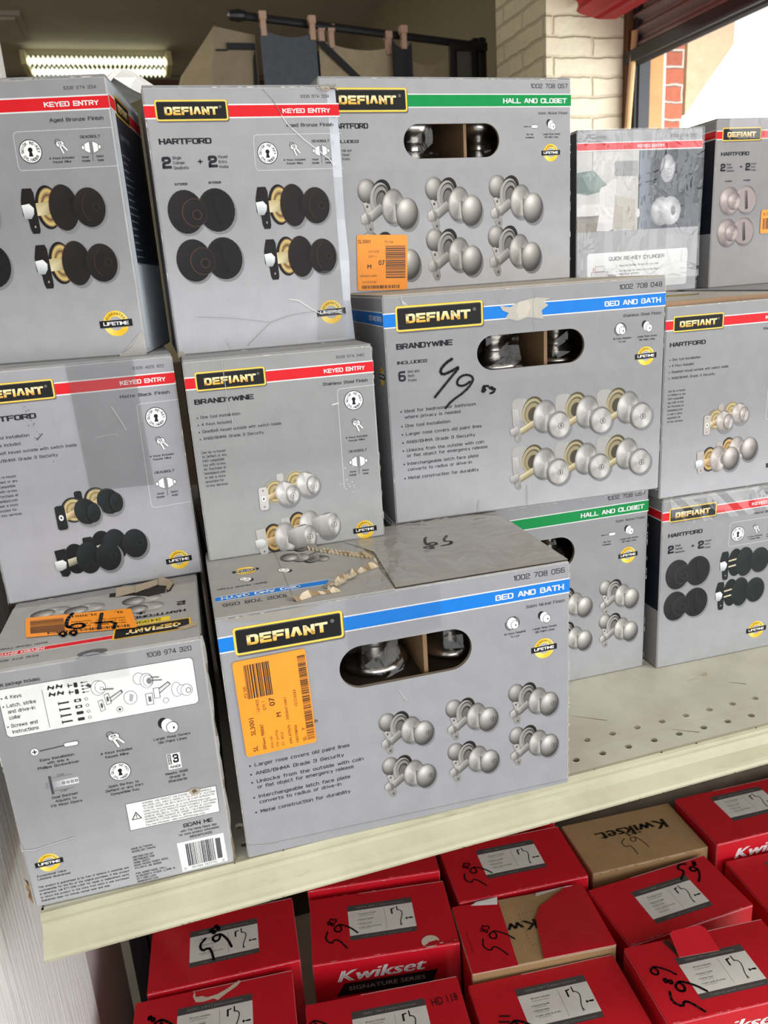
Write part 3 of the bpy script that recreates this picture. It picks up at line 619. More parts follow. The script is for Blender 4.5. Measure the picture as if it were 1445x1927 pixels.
def edges(F, W, H, k=1.0):
    F.wear(1, .2, W - 1, .2, 1.1 * k); F.wear(.2, H - 1, .2, 1, 1.0 * k, dens=.35); F.wear(W - .2, 1, W - .2, H - 1, 1.0 * k, dens=.4); F.wear(W - 1, H - .3, 1, H - .3, 1.0 * k, dens=.45)
def crease(F, P, w=.5, col=(205, 205, 206), L=15):
    F.stroke(P, w, col, L); F.stroke([(x + .5, y + .5) for x, y in P], w * .7, (112, 112, 115), L - 1)
def features(F, x, y, six=False):
    """the icon panel at the upper right of the four-piece cartons"""
    F.stroke([(W4, 42), (102, 42), (99.5, 43), (98.6, 46), (98, 70), (99, 73), (101, 74), (W4, 74)], .5, (205, 206, 208), 2)
    rekey(F, 111, 58.5, 10); keys(F, 137.5, 56, .95); F.text('4 Keys Included', 137, 66, 1.9, 22, INK, 3, .012, 'c'); F.text('Keyed Alike', 137, 69.2, 1.9, 16, INK, 3, .012, 'c')
    F.letters('DEADBOLT', 165, 49.8, 2.3, 18, INK, 3, 1.1, 'c'); bolticon(F, 164.5, 57.5, .92)
    for a, b, t in ((158, 66.2, 'Keyed'), (158, 69.4, 'Outside'), (171, 66.2, 'Switch'), (171, 69.4, 'Inside')): F.text(t, a, b, 1.9, None, INK, 3, .012, 'c')
W4, W6 = 186, 330
def twoplus(F, kind2='Keyed'):
    F.letters('HARTFORD', 9.5, 49, 5.2, 49, INK, 3, 1.6)
    F.letters('2', 9.8, 70, 10.6, 8.6, INK, 3, 1.9); F.letters('2', 53, 70, 10.6, 8.6, INK, 3, 1.9); F.letters('+', 43, 67, 5, 5, INK, 3, 1.5)
    for i, t in enumerate(('Single', 'Cylinder', 'Deadbolts')): F.text(t, 20, 62 + i * 4.4, 2.7, None, INK, 3, .004)
    for i, t in enumerate(('Keyed', 'Entry', 'Knobs')): F.text(t, 63, 62 + i * 4.4, 2.7, None, INK, 3, .004)
    F.text('EXTERIOR', 25, 85, 2.2, 12, INK, 3, .02, 'c'); F.text('INTERIOR', 57, 84.6, 2.2, 12, INK, 3, .02, 'c')
BUL = ['One tool installation', '4 Keys included', 'Deadbolt keyed outside with switch inside', 'ANSI/BHMA Grade 3 Security']
PARA = ['Can be re-keyed', 'to Defiant or any', 'KW1 compatible', 'key with re-key', 'kit. Purchase at', 'homedepot.com', 'or ask a store', 'associate for', 're-key services.']
def square_front(F, name, num, fin, base, edge, face, tulip=False, nw=57):
    band(F, W4, False, RED, 'KEYED ENTRY', num, fin, 42, 46); 
    logo4(F); F.letters(name, 6.5, 41.5 if tulip else 45.5, 5.0, nw, INK, 3, 1.6)
    ws = (38, 29, 77, 59); yy = (55.5, 62.5, 69.5, 76.5) if tulip else (61.5, 68.5, 75.8, 83)
    for t, y, w in zip(BUL, yy, ws): F.disc(7.5, y - 1, .7, .7, INK, 3, n=8); F.text(t, 10.5, y, 2.9, w, INK, 3, .002)
    for i, t in enumerate(PARA): F.text(t, 7, (90 if tulip else 98) + i * (4.2 if tulip else 4.55), 2.5, None, INK, 3, .002)
    F.stroke([(W4, 39.5 if tulip else 42), (150, 40 if tulip else 42.5), (147.5, 41 if tulip else 43.5), (146.8, 45), (146, 143)] + ([] if tulip else [(147, 145), (150, 146), (W4, 145)]), .5, (205, 206, 208), 2)
    o = -4 if tulip else 0
    rekey(F, 163, 57 + o, 10); keys(F, 164, 83 + o, 1.05); F.text('4 Keys Included', 163, 95.4 + o, 2, 23, INK, 3, .012, 'c'); F.text('Keyed Alike', 163, 98.8 + o, 2, 17, INK, 3, .012, 'c')
    F.letters('DEADBOLT', 163.5, 112.3 + o * 1.5, 2.4, 19, INK, 3, 1.1, 'c'); bolticon(F, 163, 122.5 + o * 1.5, 1.05)
    for a, b, t in ((156.5, 133.5, 'Keyed'), (156, 137, 'Outside'), (170, 133.5, 'Switch'), (170, 137, 'Inside')): F.text(t, a, b + o * 1.5, 2, None, INK, 3, .012, 'c')
    badge(F, 164.5, 204 if not tulip else 191, 10); combo(F, base, edge, face, tulip)
def logo4(F): logo(F, False)
SIXB = ['Ideal for bedroom or bathroom', 'where privacy is needed', 'One tool installation', 'Larger rose covers old paint lines', 'ANSI/BHMA Grade 3 Security', 'Unlocks from the outside with coin', 'or flat object for emergency release', 'Interchangeable latch face plate', 'converts to radius or drive-in', 'Metal construction for durability']
def sixhead(F, col, title, num, fin, tw, fw, name, icons):
    band(F, W6, True, col, title, num, fin, tw, fw); logo(F, True)
    F.letters(name, 12, 54.5, 6, 62 if len(name) > 8 else 46, INK, 3, 1.6); F.letters('INCLUDES', 12, 70, 3.4, 33, INK, 3, 1.3)
    F.letters('6', 12.5, 88, 11, 8, INK, 3, 1.6)
    for i, t in enumerate(('Bed and', 'Bath', 'Knobs') if col is BLU else ('Hall and', 'Closet', 'Knobs')): F.text(t, 23, 79.5 + i * 4.6, 2.9, None, INK, 3, .002)
    if icons == 'priv': roseicon(F, 271, 53.5, 1.0, 3, True); L1 = ('No Keys Required', 'To Lock')
    else: driver(F, 274.5, 54.5, 1.0); L1 = ('One Tool', 'Installation')
    roseicon(F, 304, 53, 1.0)
    for i, t in enumerate(L1): F.text(t, 273, 64.5 + i * 3.6, 2.1, 22 if i == 0 and icons == 'priv' else None, INK, 3, .01, 'c')
    for i, t in enumerate(('Larger Rose Covers', 'Old Paint Lines')): F.text(t, 304, 64.5 + i * 3.6, 2.1, (25, 20)[i], INK, 3, .01, 'c')
    badge(F, 303, 85.5, 10.5)
def sticker(root, name, o, ux, vy, n, w, h, fn):
    mb = MB(); F = Face(mb, o, ux, vy, n); F.E = .00004; F.euro = False
    c = (250, 152, 30); F.rrect(0, 0, w, h, 3, c, 20); fn(F, w, h)
    return mb.make(name, STICK, root)
SK = (46, 26, 8)
def sticker_up(F, w, h):       # lettering upright, bars at the right
    F.text('SL3001', w * .02, 10, 4.2, 16, SK, 22, .01); F.text('PO: NA', w * .55, 10, 3, 11, SK, 22); F.text('12/13/25', w * .22, 21, 2.6, 14, SK, 22); F.text('QTY: 1', w * .22, 27, 2.6, 10, SK, 22)
    F.text('M', w * .2, 40, 5, None, SK, 22, .02); F.text('07', w * .42, 36, 6, 8, SK, 22, .02)
    barcode(F, w * .56, 13, w * .96, 52, 22, SK, False, .8); F.text('DEFIANT HART', w * .05, 50, 2.6, 22, SK, 22); F.text('151202290', w * .1, 57.5, 2.6, 18, SK, 22); barcode(F, w * .08, 60, w * .84, h - 2, 22, SK, True, .7)
def sticker_side(F, w, h):     # lettering runs upwards
    u = dict(rot=-90, L=22)
    barcode(F, 9, 5, 31, 38, 22, SK, True, .75); F.text('PO: NA', 8.5, 36, 2.6, 11, SK, bold=.01, **u)
    F.text('SL      SL3001', 11, h - 4, 4.2, 34, SK, bold=.012, **u); F.text('SBNum: 988067', 18.5, h - 4, 2.9, 26, SK, bold=.012, **u); F.text('12/14/25', 17.5, 52, 2.5, 12, SK, bold=.01, **u); F.text('QTY: 1', 23, 52, 2.5, 9, SK, bold=.01, **u)
    F.text('07', 31.5, 49, 5, 8, SK, bold=.02, **u); F.text('M', 35.5, 61, 4.2, None, SK, bold=.02, **u); F.text('RGA: NA', 25, h - 4, 2.2, 12, SK, **u); F.text('TM: jpa3xlg', 30, h - 4, 2.2, 17, SK, **u); F.text('ST: 4025', 35, h - 4, 2.2, 14, SK, **u)
    F.text('ASN: 6375676   -  DEFIANT HART', 42, h - 4, 2.4, 48, SK, bold=.01, **u); F.text('1002708056', 48, h - 4, 2.4, 18, SK, bold=.01, **u); F.text('151216363', 51, 54, 2.6, 16, SK, bold=.01, **u); F.text('SL    Y', 55, h - 4, 3, 14, SK, bold=.01, **u); barcode(F, 56, 6, 63, h - 4, 22, SK, False, .8)

# ================================================================== the room
def bricks(name, base, mort, bump, rowh, wid, depth):
    m, t, b = mat(name); L = t.links; b.inputs['Roughness'].default_value = 0.7
    tc = N(t, 'ShaderNodeTexCoord'); sp = N(t, 'ShaderNodeSeparateXYZ'); L.new(tc.outputs['Object'], sp.inputs[0])
    ad = N(t, 'ShaderNodeMath', operation='ADD'); L.new(sp.outputs[0], ad.inputs[0]); L.new(sp.outputs[1], ad.inputs[1])
    cb = N(t, 'ShaderNodeCombineXYZ'); L.new(ad.outputs[0], cb.inputs[0]); L.new(sp.outputs[2], cb.inputs[1])
    nz = N(t, 'ShaderNodeTexNoise'); nz.inputs['Scale'].default_value = 14; L.new(tc.outputs['Object'], nz.inputs['Vector'])
    sc = N(t, 'ShaderNodeVectorMath', operation='SCALE'); sc.inputs['Scale'].default_value = 0.02; L.new(nz.outputs[1], sc.inputs[0])
    av = N(t, 'ShaderNodeVectorMath', operation='ADD'); L.new(cb.outputs[0], av.inputs[0]); L.new(sc.outputs[0], av.inputs[1])
    br = N(t, 'ShaderNodeTexBrick'); br.inputs['Scale'].default_value = 1; br.inputs['Row Height'].default_value = rowh; br.inputs['Brick Width'].default_value = wid
    br.inputs['Mortar Size'].default_value = .008; br.inputs['Mortar Smooth'].default_value = 0.9; L.new(av.outputs[0], br.inputs[0])
    br.inputs['Color1'].default_value = lin(base); br.inputs['Color2'].default_value = lin(mul(base, bump)); br.inputs['Mortar'].default_value = lin(mort)
    L.new(br.outputs[0], b.inputs['Base Color'])
    n2 = N(t, 'ShaderNodeTexNoise'); n2.inputs['Scale'].default_value = 30; n2.inputs['Detail'].default_value = 5; L.new(tc.outputs['Object'], n2.inputs['Vector'])
    sm = N(t, 'ShaderNodeMath', operation='MULTIPLY_ADD'); sm.inputs[1].default_value = -1.0; L.new(br.outputs[1], sm.inputs[0]); L.new(n2.outputs[0], sm.inputs[2])
    bp = N(t, 'ShaderNodeBump'); bp.inputs['Distance'].default_value = depth; L.new(sm.outputs[0], bp.inputs['Height']); L.new(bp.outputs[0], b.inputs['Normal'])
    return m
WALLP = paint('olive_wall_paint', (150, 140, 118), 0.7, noise=.05, nscale=4)
CEIL = paint('aged_ceiling_paint', (172, 163, 150), 0.75, noise=.06, nscale=3, bump=.004, bscale=80)
FLOORM = paint('worn_floor_tile', (128, 122, 112), 0.5, noise=.1, nscale=6)
CREAM = bricks('painted_brick', (226, 215, 188), (212, 199, 170), .99, .069, .34, .006)
RAWBRK = bricks('raw_brick', (178, 92, 62), (196, 186, 174), .85, .062, .2, .008)
STEELM = paint('grey_steel', (44, 46, 50), 0.55)
WOODM = paint('orange_wood', (190, 128, 72), 0.5, noise=.12, nscale=12)
PALEW = paint('pale_wood', (206, 168, 120), 0.55, noise=.1, nscale=20)
DARKW = paint('dark_wood', (96, 62, 40), 0.6, noise=.15, nscale=20)
BLACKM = paint('black_metal', (26, 27, 32), 0.4)
SHUT = paint('shutter_metal', (146, 134, 134), 0.45, 0.2, noise=.08, nscale=8)
REDM = paint('red_corrugated', (206, 40, 52), 0.4)
TRIMW = paint('white_trim', (232, 232, 228), 0.5)
BROWNT = paint('brown_trim', (92, 62, 44), 0.6)
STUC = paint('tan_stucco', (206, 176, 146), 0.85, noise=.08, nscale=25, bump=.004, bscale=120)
GROUND = paint('bright_pavement', (226, 222, 214), 0.8)
def sbox(name, a, b, m):
    mb = MB(); mb.box(a, b); return mb.make(name, m, None, 'structure')
XL, XR, YF, YB, ZC = -3.2, 1.97, -2.75, 8.2, SH + 2.4
sbox('floor', (XL - .2, YF - .2, -.1), (XR + .25, YB + .2, 0), FLOORM)
sbox('ceiling', (XL - .2, YF - .2, ZC), (XR + .25, YB + .2, ZC + .12), CEIL)
sbox('wall_left', (XL - .2, YF, 0), (XL, YB, ZC), WALLP)
sbox('wall_back', (XL, YB, 0), (XR + .25, YB + .2, ZC), WALLP)
mb = MB(); mb.box((XL, YF - .2, 0), (-1.6, YF, ZC)); mb.box((-1.6, YF - .2, 2.6), (XR + .25, YF, ZC))
mb.make('wall_front', WALLP, None, 'structure')
wy0, wy1, wz0, wz1 = 1.0, 2.95, SH + .15, SH + 1.75
mb = MB(); mb.box((XR, YF, 0), (XR + .25, -1.6, ZC)); mb.box((XR, .1, 0), (XR + .25, wy0, ZC)); mb.box((XR, -1.6, 2.4), (XR + .25, .1, ZC)); mb.box((XR, wy1, 0), (XR + .195, YB, ZC)); mb.box((XR, wy0, 0), (XR + .25, wy1, wz0)); mb.box((XR, wy0, wz1), (XR + .25, wy1, ZC))
mb.make('wall_right', WALLP, None, 'structure')
sbox('pillar', (1.59, 2.965, 0), (XR, 3.40, ZC), CREAM)
sbox('trim_1', (XL, YB - .05, ZC - .07), (XR, YB, ZC - .035), BROWNT)
sbox('trim_2', (-.42, 1.86, 0), (-.199, 1.95, ZC), TRIMW)
mb = MB(); mb.box((-1.1, 6.45, ZC - .03), (-.5, 7.05, ZC)); mb.box((-1.06, 6.49, ZC - .045), (-.54, 7.01, ZC - .03)); mb.make('trim_3', CEIL, None, 'structure')
# window: steel shutter track, wooden jamb and raw brick reveal, corrugated roller shutter drawn most of the way up
mb = MB(); mb.box((XR - .018, 2.90, wz0), (XR + .03, 2.95, wz1 - .2)); mb.box((XR - .03, 2.91, wz0), (XR - .018, 2.92, wz1 - .2)); mb.make('window_track', STEELM, None, 'structure')
sbox('window_jamb', (XR + .03, 2.915, wz0), (XR + .100, 2.95, wz1), WOODM)
mb = MB(); mb.box((XR + .100, 2.925, wz0), (XR + .116, 2.97, wz1)); mb.make('window_mortar', TRIMW, None, 'structure')
sbox('window_reveal', (XR + .116, 2.925, wz0), (XR + .198, 2.98, wz1), RAWBRK)
mb = MB(); n = 60; z0, z1 = SH + 1.255, SH + 1.76
P = [(XR - .02 + .012 * math.sin(i * math.pi / 3), z0 + (z1 - z0) * i / n) for i in range(n + 1)]
for i in range(n):
    (xa, za), (xb, zb) = P[i], P[i + 1]
    mb.poly([(xa, 2.93, za), (xb, 2.93, zb), (xb, .95, zb), (xa, .95, za)]); mb.poly([(xa + .004, 2.93, za), (xa + .004, .95, za), (xb + .004, .95, zb), (xb + .004, 2.93, zb)])
mb.make('window_shutter', SHUT, None, 'structure')
mb = MB(); mb.tube((XR - .02, 2.95, z0 - .012), (XR - .02, .95, z0 - .012), .02, 10); mb.box((XR - .055, .95, z0 - .02), (XR - .035, 2.95, z0 + .02)); mb.make('window_shutter_bar', STEELM, None, 'structure')
# outside: pavement, and a wall slab cut to the outline of the wall's shaded part
sbox('ground_outside', (XR + .25, -6, -.15), (14, 16, -.02), GROUND)
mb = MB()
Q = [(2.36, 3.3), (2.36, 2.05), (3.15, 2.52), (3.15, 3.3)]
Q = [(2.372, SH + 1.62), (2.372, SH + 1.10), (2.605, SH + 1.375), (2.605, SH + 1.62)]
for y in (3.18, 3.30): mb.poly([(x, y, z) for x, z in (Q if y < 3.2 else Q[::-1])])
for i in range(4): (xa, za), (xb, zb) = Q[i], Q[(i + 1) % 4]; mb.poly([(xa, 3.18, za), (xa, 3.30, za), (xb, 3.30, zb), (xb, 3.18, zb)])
mb.make('wall_outside_shade', STUC, None, 'structure')
# red corrugated valance in front of the shutter head
t = empty('corrugated_valance', (1.75, 2.0, SH + 1.586)); tag(t, 'red corrugated metal valance hanging above the half-open window shutter', 'valance')
mb = MB(); n = 48; P = []
for i in range(n + 1):
    a = i / n; z = .30 * (1 - a) - .30 * a * .92; x = -.05 + .10 * (1 - a) ** 2 + .011 * math.sin(i * math.pi / 3); P.append((x, z))
for i in range(n):
    (xa, za), (xb, zb) = P[i], P[i + 1]; e0 = .955 - .19 * max(0, (i - 36) / 10) ** 2; e1 = .955 - .19 * max(0, (i - 35) / 10) ** 2
    mb.poly([(xa, -1.2, za), (xa, e0, za), (xb, e1, zb), (xb, -1.2, zb)]); mb.poly([(xa + .004, -1.2, za), (xb + .004, -1.2, zb), (xb + .004, e1, zb), (xa + .004, e0, za)])
mb.make('sheet', REDM, t)
for y in (-1.0, .1, .8): mb = MB(); mb.box((-.02, y, .29), (.22, y + .03, .31)); mb.make('bracket', STEELM, t)
t = empty('wooden_pole', (1.94, 2.90, 0)); tag(t, 'thin pale wooden pole leaning where the brick pillar meets the window', 'pole')
mb = MB(); mb.tube((-.16, .008, .0), (-.008, .008, SH + 1.34), .012, 8); mb.make('shaft', PALEW, t)
t = empty('dark_board', (1.955, 2.945, 0)); tag(t, 'dark brown wooden board upright between the brick pillar and the steel window track', 'board')
mb = MB(); mb.box((-.035, -.012, 0), (.0, .018, SH + 1.7)); mb.make('plank', DARKW, t)

# ================================================================== ceiling light
LED, tt, bb = mat('lamp_tube'); bb.inputs['Emission Color'].default_value = (0.95, 1.0, 0.76, 1); bb.inputs['Emission Strength'].default_value = 1.45; bb.inputs['Base Color'].default_value = (1, 1, .9, 1)
CAPM = paint('yellowed_plastic', (214, 204, 160), 0.5)
t = empty('ceiling_light', (-.045, 7.45, ZC)); tag(t, 'twin-tube strip light with spiral glowing tubes on the dim ceiling', 'ceiling light')
mb = MB(); mb.box((-.56, -.10, -.03), (.56, .10, 0)); mb.make('tray', WALLP, t)
for y in (-.14, .14):
    mb = MB(); mb.lathe([(.012 + .03 * (i % 2), -.53 + 1.06 * i / 60) for i in range(61)], 10, M=Matrix.Translation((0, y * 1.15, -.10)) @ Matrix.Rotation(R(90), 4, 'Y')); mb.make('tube', LED, t)
for x in (-.55, .55):
    mb = MB(); mb.box((x - .02, -.2, -.13), (x + .02, .2, -.03)); mb.make('end_cap', CAPM, t)

# ================================================================== display rack with hanging cloth, far behind
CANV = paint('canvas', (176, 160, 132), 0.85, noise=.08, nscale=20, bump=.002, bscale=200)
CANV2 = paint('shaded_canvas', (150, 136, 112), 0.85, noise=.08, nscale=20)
GCLOTH = paint('slate_cloth', (86, 92, 100), 0.85, noise=.1, nscale=40, bump=.001, bscale=300)
DCLOTH = paint('charcoal_cloth', (44, 44, 48), 0.85)
CLIPM = paint('pink_clip', (196, 160, 140), 0.4)
t = empty('display_rack', (1.2, 3.95, 0)); tag(t, 'tall black metal rack standing behind the back row beside the brick pillar', 'rack')
zr = SH + 1.64
mb = MB(); mb.tube((-.60, -.05, zr + .012), (.56, .02, zr - .075), .017, 10); mb.make('rail', BLACKM, t)
mb = MB(); mb.lathe([(0, -.08), (.02, -.07), (.026, -.03), (.02, -.005), (.022, 0)], 12, M=Matrix.Translation((-.58, -.05, zr + .012)) @ Matrix.Rotation(R(90), 4, 'Y')); mb.make('finial', BLACKM, t)
for x, y, zt in ((.41, .0, zr - .07), (.47, .12, zr - .06), (.52, .0, zr - .06), (.585, .04, zr - .035)):
    mb = MB(); mb.box((x - .012, y - .012, 0), (x + .012, y + .012, zt)); mb.make('post', BLACKM, t)
mb = MB(); mb.box((.55, .06, .3), (.62, .30, zr - .03)); mb.make('side_panel', BLACKM, t)
for za, zb in ((zr - .10, zr - .065), (.2, .24)): mb = MB(); mb.box((.40, .0, za), (.60, .02, zb)); mb.make('crossbar', BLACKM, t)
def cloth(name, label, x0, x1, zt0, zt1, zb, y, m, clips, cat='cloth', wave=.012, strap=None):
    o = empty(name, ((x0 + x1) / 2, y, SH + max(zt0, zt1))); tag(o, label, cat)
    mb = MB(); n = 14; cx = (x0 + x1) / 2; zm = max(zt0, zt1)
    for k, dy in ((1, 0), (-1, .006)):
        for i in range(n):
            a, b = i / n, (i + 1) / n
            for j in range(6):
                c, d = j / 6, (j + 1) / 6
                def p(u, v):
                    top = zt0 + (zt1 - zt0) * u - zm; sag = -.03 * math.sin(math.pi * u)
                    return (x0 + (x1 - x0) * u - cx, dy + wave * math.sin(u * 9 + v * 2) * (.3 + v), (top + sag) * (1 - v) + (zb - zm) * v)
                q = [p(a, c), p(b, c), p(b, d), p(a, d)]; mb.poly(q[::k])
    mb.make('drape', m, o)
    for x in clips:
        mb = MB(); u = (x - x0) / (x1 - x0); zz = zt0 + (zt1 - zt0) * u - zm
        mb.box((x - cx - .012, -.014, zz - .035), (x - cx + .012, .014, zz + .045)); mb.box((x - cx - .016, -.02, zz + .03), (x - cx + .016, .02, zz + .06)); mb.make('clip', CLIPM, o)
    if strap:
        mb = MB(); w = .022
        for (xa, za), (xb, zb2) in zip(strap, strap[1:]): mb.poly([(xa - cx - w, -.022, za - zm), (xa - cx + w, -.022, za - zm), (xb - cx + w, -.022, zb2 - zm), (xb - cx - w, -.022, zb2 - zm)]); mb.poly([(xa - cx - w, -.018, za - zm), (xb - cx - w, -.018, zb2 - zm), (xb - cx + w, -.018, zb2 - zm), (xa - cx + w, -.018, za - zm)])
        mb.make('strap', DCLOTH, o)
    return o
cloth('grey_cloth', 'flat slate grey cloth panel clipped to the black rack rail', .672, .925, 1.60, 1.585, .7, 3.87, GCLOTH, (.69, .91), wave=.006)
cloth('dark_gap_sheet', 'narrow charcoal sheet standing in for the dark gap between slate panel and beige cloth', .90, 1.02, 1.57, 1.57, .7, 4.00, DCLOTH, ())  # dark sheet in place of the shadowy gap between the two cloths
cloth('beige_cloth', 'beige canvas cloth with a diagonal black strap on the rack', .95, 1.31, 1.575, 1.545, .7, 3.93, CANV, (.965, 1.01, 1.285), strap=[(.95, 1.56), (1.13, 1.40), (1.3, 1.2)])
cloth('charcoal_sling', 'curved charcoal sling hanging between the two beige cloths on the rack', 1.285, 1.38, 1.56, 1.55, .7, 3.87, DCLOTH, (1.34,))
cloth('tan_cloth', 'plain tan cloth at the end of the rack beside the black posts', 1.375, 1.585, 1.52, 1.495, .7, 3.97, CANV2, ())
t = empty('canvas_tote_bag', (.49, 3.95, SH + .75)); tag(t, 'pale canvas bag with slanted shoulder hanging left of the slate cloth', 'bag')
mb = MB(); Q = [(-.185, 0), (-.185, .62), (-.02, .865), (.18, .835), (.17, 0)]
q0 = [(-.20, .16, 0), (-.20, .16, .62), (-.165, .12, .70), (-.01, .0, .868)]; q1 = [(-.055, -.02, 0), (-.045, -.02, .60), (-.03, -.02, .72), (-.01, -.02, .868)]
for i in range(3): mb.poly([q0[i], q0[i + 1], q1[i + 1], q1[i]][::-1])
mb.poly([(.17, -.02, .835), (.16, -.02, 0), (.16, .18, 0), (.17, .18, .835)][::-1]); mb.poly([(-.20, .18, 0), (.16, .18, 0), (.17, .18, .835), (-.01, .18, .868), (-.20, .18, .62)][::-1]); mb.make('side', CANV, t)
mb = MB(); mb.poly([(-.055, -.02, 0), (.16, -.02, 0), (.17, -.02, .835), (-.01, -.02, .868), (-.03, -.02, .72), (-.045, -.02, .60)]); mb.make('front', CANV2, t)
mb = MB(); mb.box((.04, -.035, .775), (.165, -.022, .80)); mb.box((-.01, -.03, .77), (.04, -.022, .776)); mb.make('handle', DCLOTH, t)
mb = MB(); mb.poly([(.10, -.025, 0), (.16, -.025, 0), (.165, -.025, .78), (.15, -.025, .74)]); mb.make('gusset', DCLOTH, t)

# ================================================================== shop shelving
SHELFM, st, sb = mat('cream_enamel')
def enamel(st, sb, col, dirt):
    L = st.links; tc = N(st, 'ShaderNodeTexCoord'); sb.inputs['Roughness'].default_value = .42
    n = N(st, 'ShaderNodeTexNoise'); n.inputs['Scale'].default_value = 14; n.inputs['Detail'].default_value = 8; n.inputs['Roughness'].default_value = .65; L.new(tc.outputs['Object'], n.inputs['Vector'])
    cr = N(st, 'ShaderNodeValToRGB'); cr.color_ramp.elements[0].position = .3; cr.color_ramp.elements[0].color = lin(dirt); cr.color_ramp.elements[1].position = .62; cr.color_ramp.elements[1].color = lin(col)
    L.new(n.outputs[0], cr.inputs[0])
    n2 = N(st, 'ShaderNodeTexNoise'); n2.inputs['Scale'].default_value = 70; n2.inputs['Detail'].default_value = 4
    mp = N(st, 'ShaderNodeMapping'); mp.inputs['Scale'].default_value = (.25, 1, 1); mp.inputs['Rotation'].default_value = (0, 0, .6); L.new(tc.outputs['Object'], mp.inputs[0]); L.new(mp.outputs[0], n2.inputs['Vector'])
    r2 = N(st, 'ShaderNodeMapRange'); r2.inputs['From Min'].default_value = .67; r2.inputs['From Max'].default_value = .74; r2.inputs['To Min'].default_value = 0; r2.inputs['To Max'].default_value = .35; L.new(n2.outputs[0], r2.inputs[0])
    mx = N(st, 'ShaderNodeMixRGB'); mx.inputs[2].default_value = lin((120, 112, 96)); L.new(r2.outputs[0], mx.inputs[0]); L.new(cr.outputs[0], mx.inputs[1]); L.new(mx.outputs[0], sb.inputs['Base Color'])
enamel(st, sb, (200, 198, 184), (184, 180, 163))
RAILM, st, sb = mat('cream_price_rail'); enamel(st, sb, (186, 183, 157), (170, 166, 140)); sb.inputs['Roughness'].default_value = .3
G = empty('display_shelf', (.7, .95, SH - .03)); tag(G, 'cream enamelled steel shelf with punched holes holding the grey cartons', 'shelf')
G.location = (0, 0, 0)
mb = MB(); x0, x1, yf, yb = -.16, 1.62, .6227, 1.30
PIT = .0325; rows = [(.6462, .3783), (.6747, .4087)]; hw = .0142
xa = .3783 - PIT * 16.5 ; 
def plane(xa, ya, xb, yb2, z=0): mb.poly([(xa, ya, SH + z), (xb, ya, SH + z), (xb, yb2, SH + z), (xa, yb2, SH + z)], None)
plane(x0, yf, x1, rows[0][0] - hw); plane(x0, rows[1][0] + hw, x1, yb)
for ry, rx in rows:
    k0 = math.ceil((x0 - rx) / PIT + .6); k1 = math.floor((x1 - rx) / PIT - .6)
    plane(x0, ry - hw, rx + (k0 - .5) * PIT, ry + hw); plane(rx + (k1 + .5) * PIT, ry - hw, x1, ry + hw)
    for k in range(k0, k1 + 1):
        cx = rx + k * PIT; r = .0041; A = [(cx + r * math.cos(R(a)), ry + r * math.sin(R(a))) for a in range(0, 360, 30)]
        l, rr = cx - PIT / 2, cx + PIT / 2
        up = [(rr, ry), (rr, ry + hw), (l, ry + hw), (l, ry)] + A[0:7][::-1]; dn = [(l, ry), (l, ry - hw), (rr, ry - hw), (rr, ry)] + [A[0]] + A[6:12][::-1]
        for pl in (up, dn): mb.poly([(x, y, SH) for x, y in pl])
        for i in range(12):
            p, q = A[i], A[(i + 1) % 12]; mb.poly([(p[0], p[1], SH), (q[0], q[1], SH), (q[0], q[1], SH - .004), (p[0], p[1], SH - .004)])
plane(x0, rows[1][0] + hw + .002, x1, yb, -.004)
mb.box((x0, yf + .002, SH - .03), (x0 + .002, yb, SH)); mb.box((x1 - .002, yf + .002, SH - .03), (x1, yb, SH))
mb.make('shelf_top', SHELFM, G)
mb = MB(); mb.box((x0, yf + .004, SH - .014), (x1, .660, SH - .008)); mb.make('front_channel', SHELFM, G)
prof = [(yf + .004, .0002), (yf - .001, .0012), (yf - .004, -.0005), (yf - .0045, -.004), (yf - .003, -.008), (yf - .004, -.012), (yf - .008, -.017), (yf - .014, -.0215), (yf - .0185, -.0245), (yf - .021, -.0268), (yf - .0225, -.0295), (yf - .0215, -.0325), (yf - .0185, -.0335), (yf - .0165, -.032)]
prof = [(y, SH + z) for y, z in prof]; back = [(y + .003, z - .0012) for y, z in prof[::-1]]; back[-1] = (yf + .004, SH - .003)
mb = MB(); full = prof + back
for i in range(len(prof) - 1):
    (ya, za), (yb2, zb2) = prof[i], prof[i + 1]; mb.poly([(x0, ya, za), (x0, yb2, zb2), (x1, yb2, zb2), (x1, ya, za)][::1]); 
    (ya, za), (yb2, zb2) = back[i], back[i + 1]; mb.poly([(x0, ya, za), (x0, yb2, zb2), (x1, yb2, zb2), (x1, ya, za)])
mb.poly([(x0, y, z) for y, z in full]); mb.poly([(x1, y, z) for y, z in full[::-1]])
mb.make('price_rail', RAILM, G)
CHIP = paint('chipped_enamel', (70, 52, 36), 0.8)
mb = MB()
for i in range(46):
    x = random.uniform(-.15, 1.2); yy, zz = random.choice([prof[1], prof[11], prof[11]]); w = random.uniform(.0008, .004)
    mb.poly([(x, yy - .0004, zz + .0008), (x + w * .5, yy - .0008, zz - .0004), (x + w, yy - .0004, zz + .0006), (x + w * .6, yy + .0006, zz + .0012)])
mb.make('chipped_spots', CHIP, G, 'stuff')
sc_ = paint('dark_scuff', (92, 84, 70), .8)
mb = MB()
for (xa, ya, xb, yb2, w) in ((.362, .715, .392, .708, .0009), (.41, .73, .45, .70, .0006), (.50, .66, .53, .64, .0007), (.55, .80, .60, .79, .0007), (.44, .78, .50, .83, .0006), (.63, .72, .65, .705, .0008)):
    mb.poly([(xa, ya, SH + .0002), (xb, yb2 - w, SH + .0002), (xb, yb2 + w, SH + .0002)])
mb.make('scuffs', sc_, G, 'stuff')
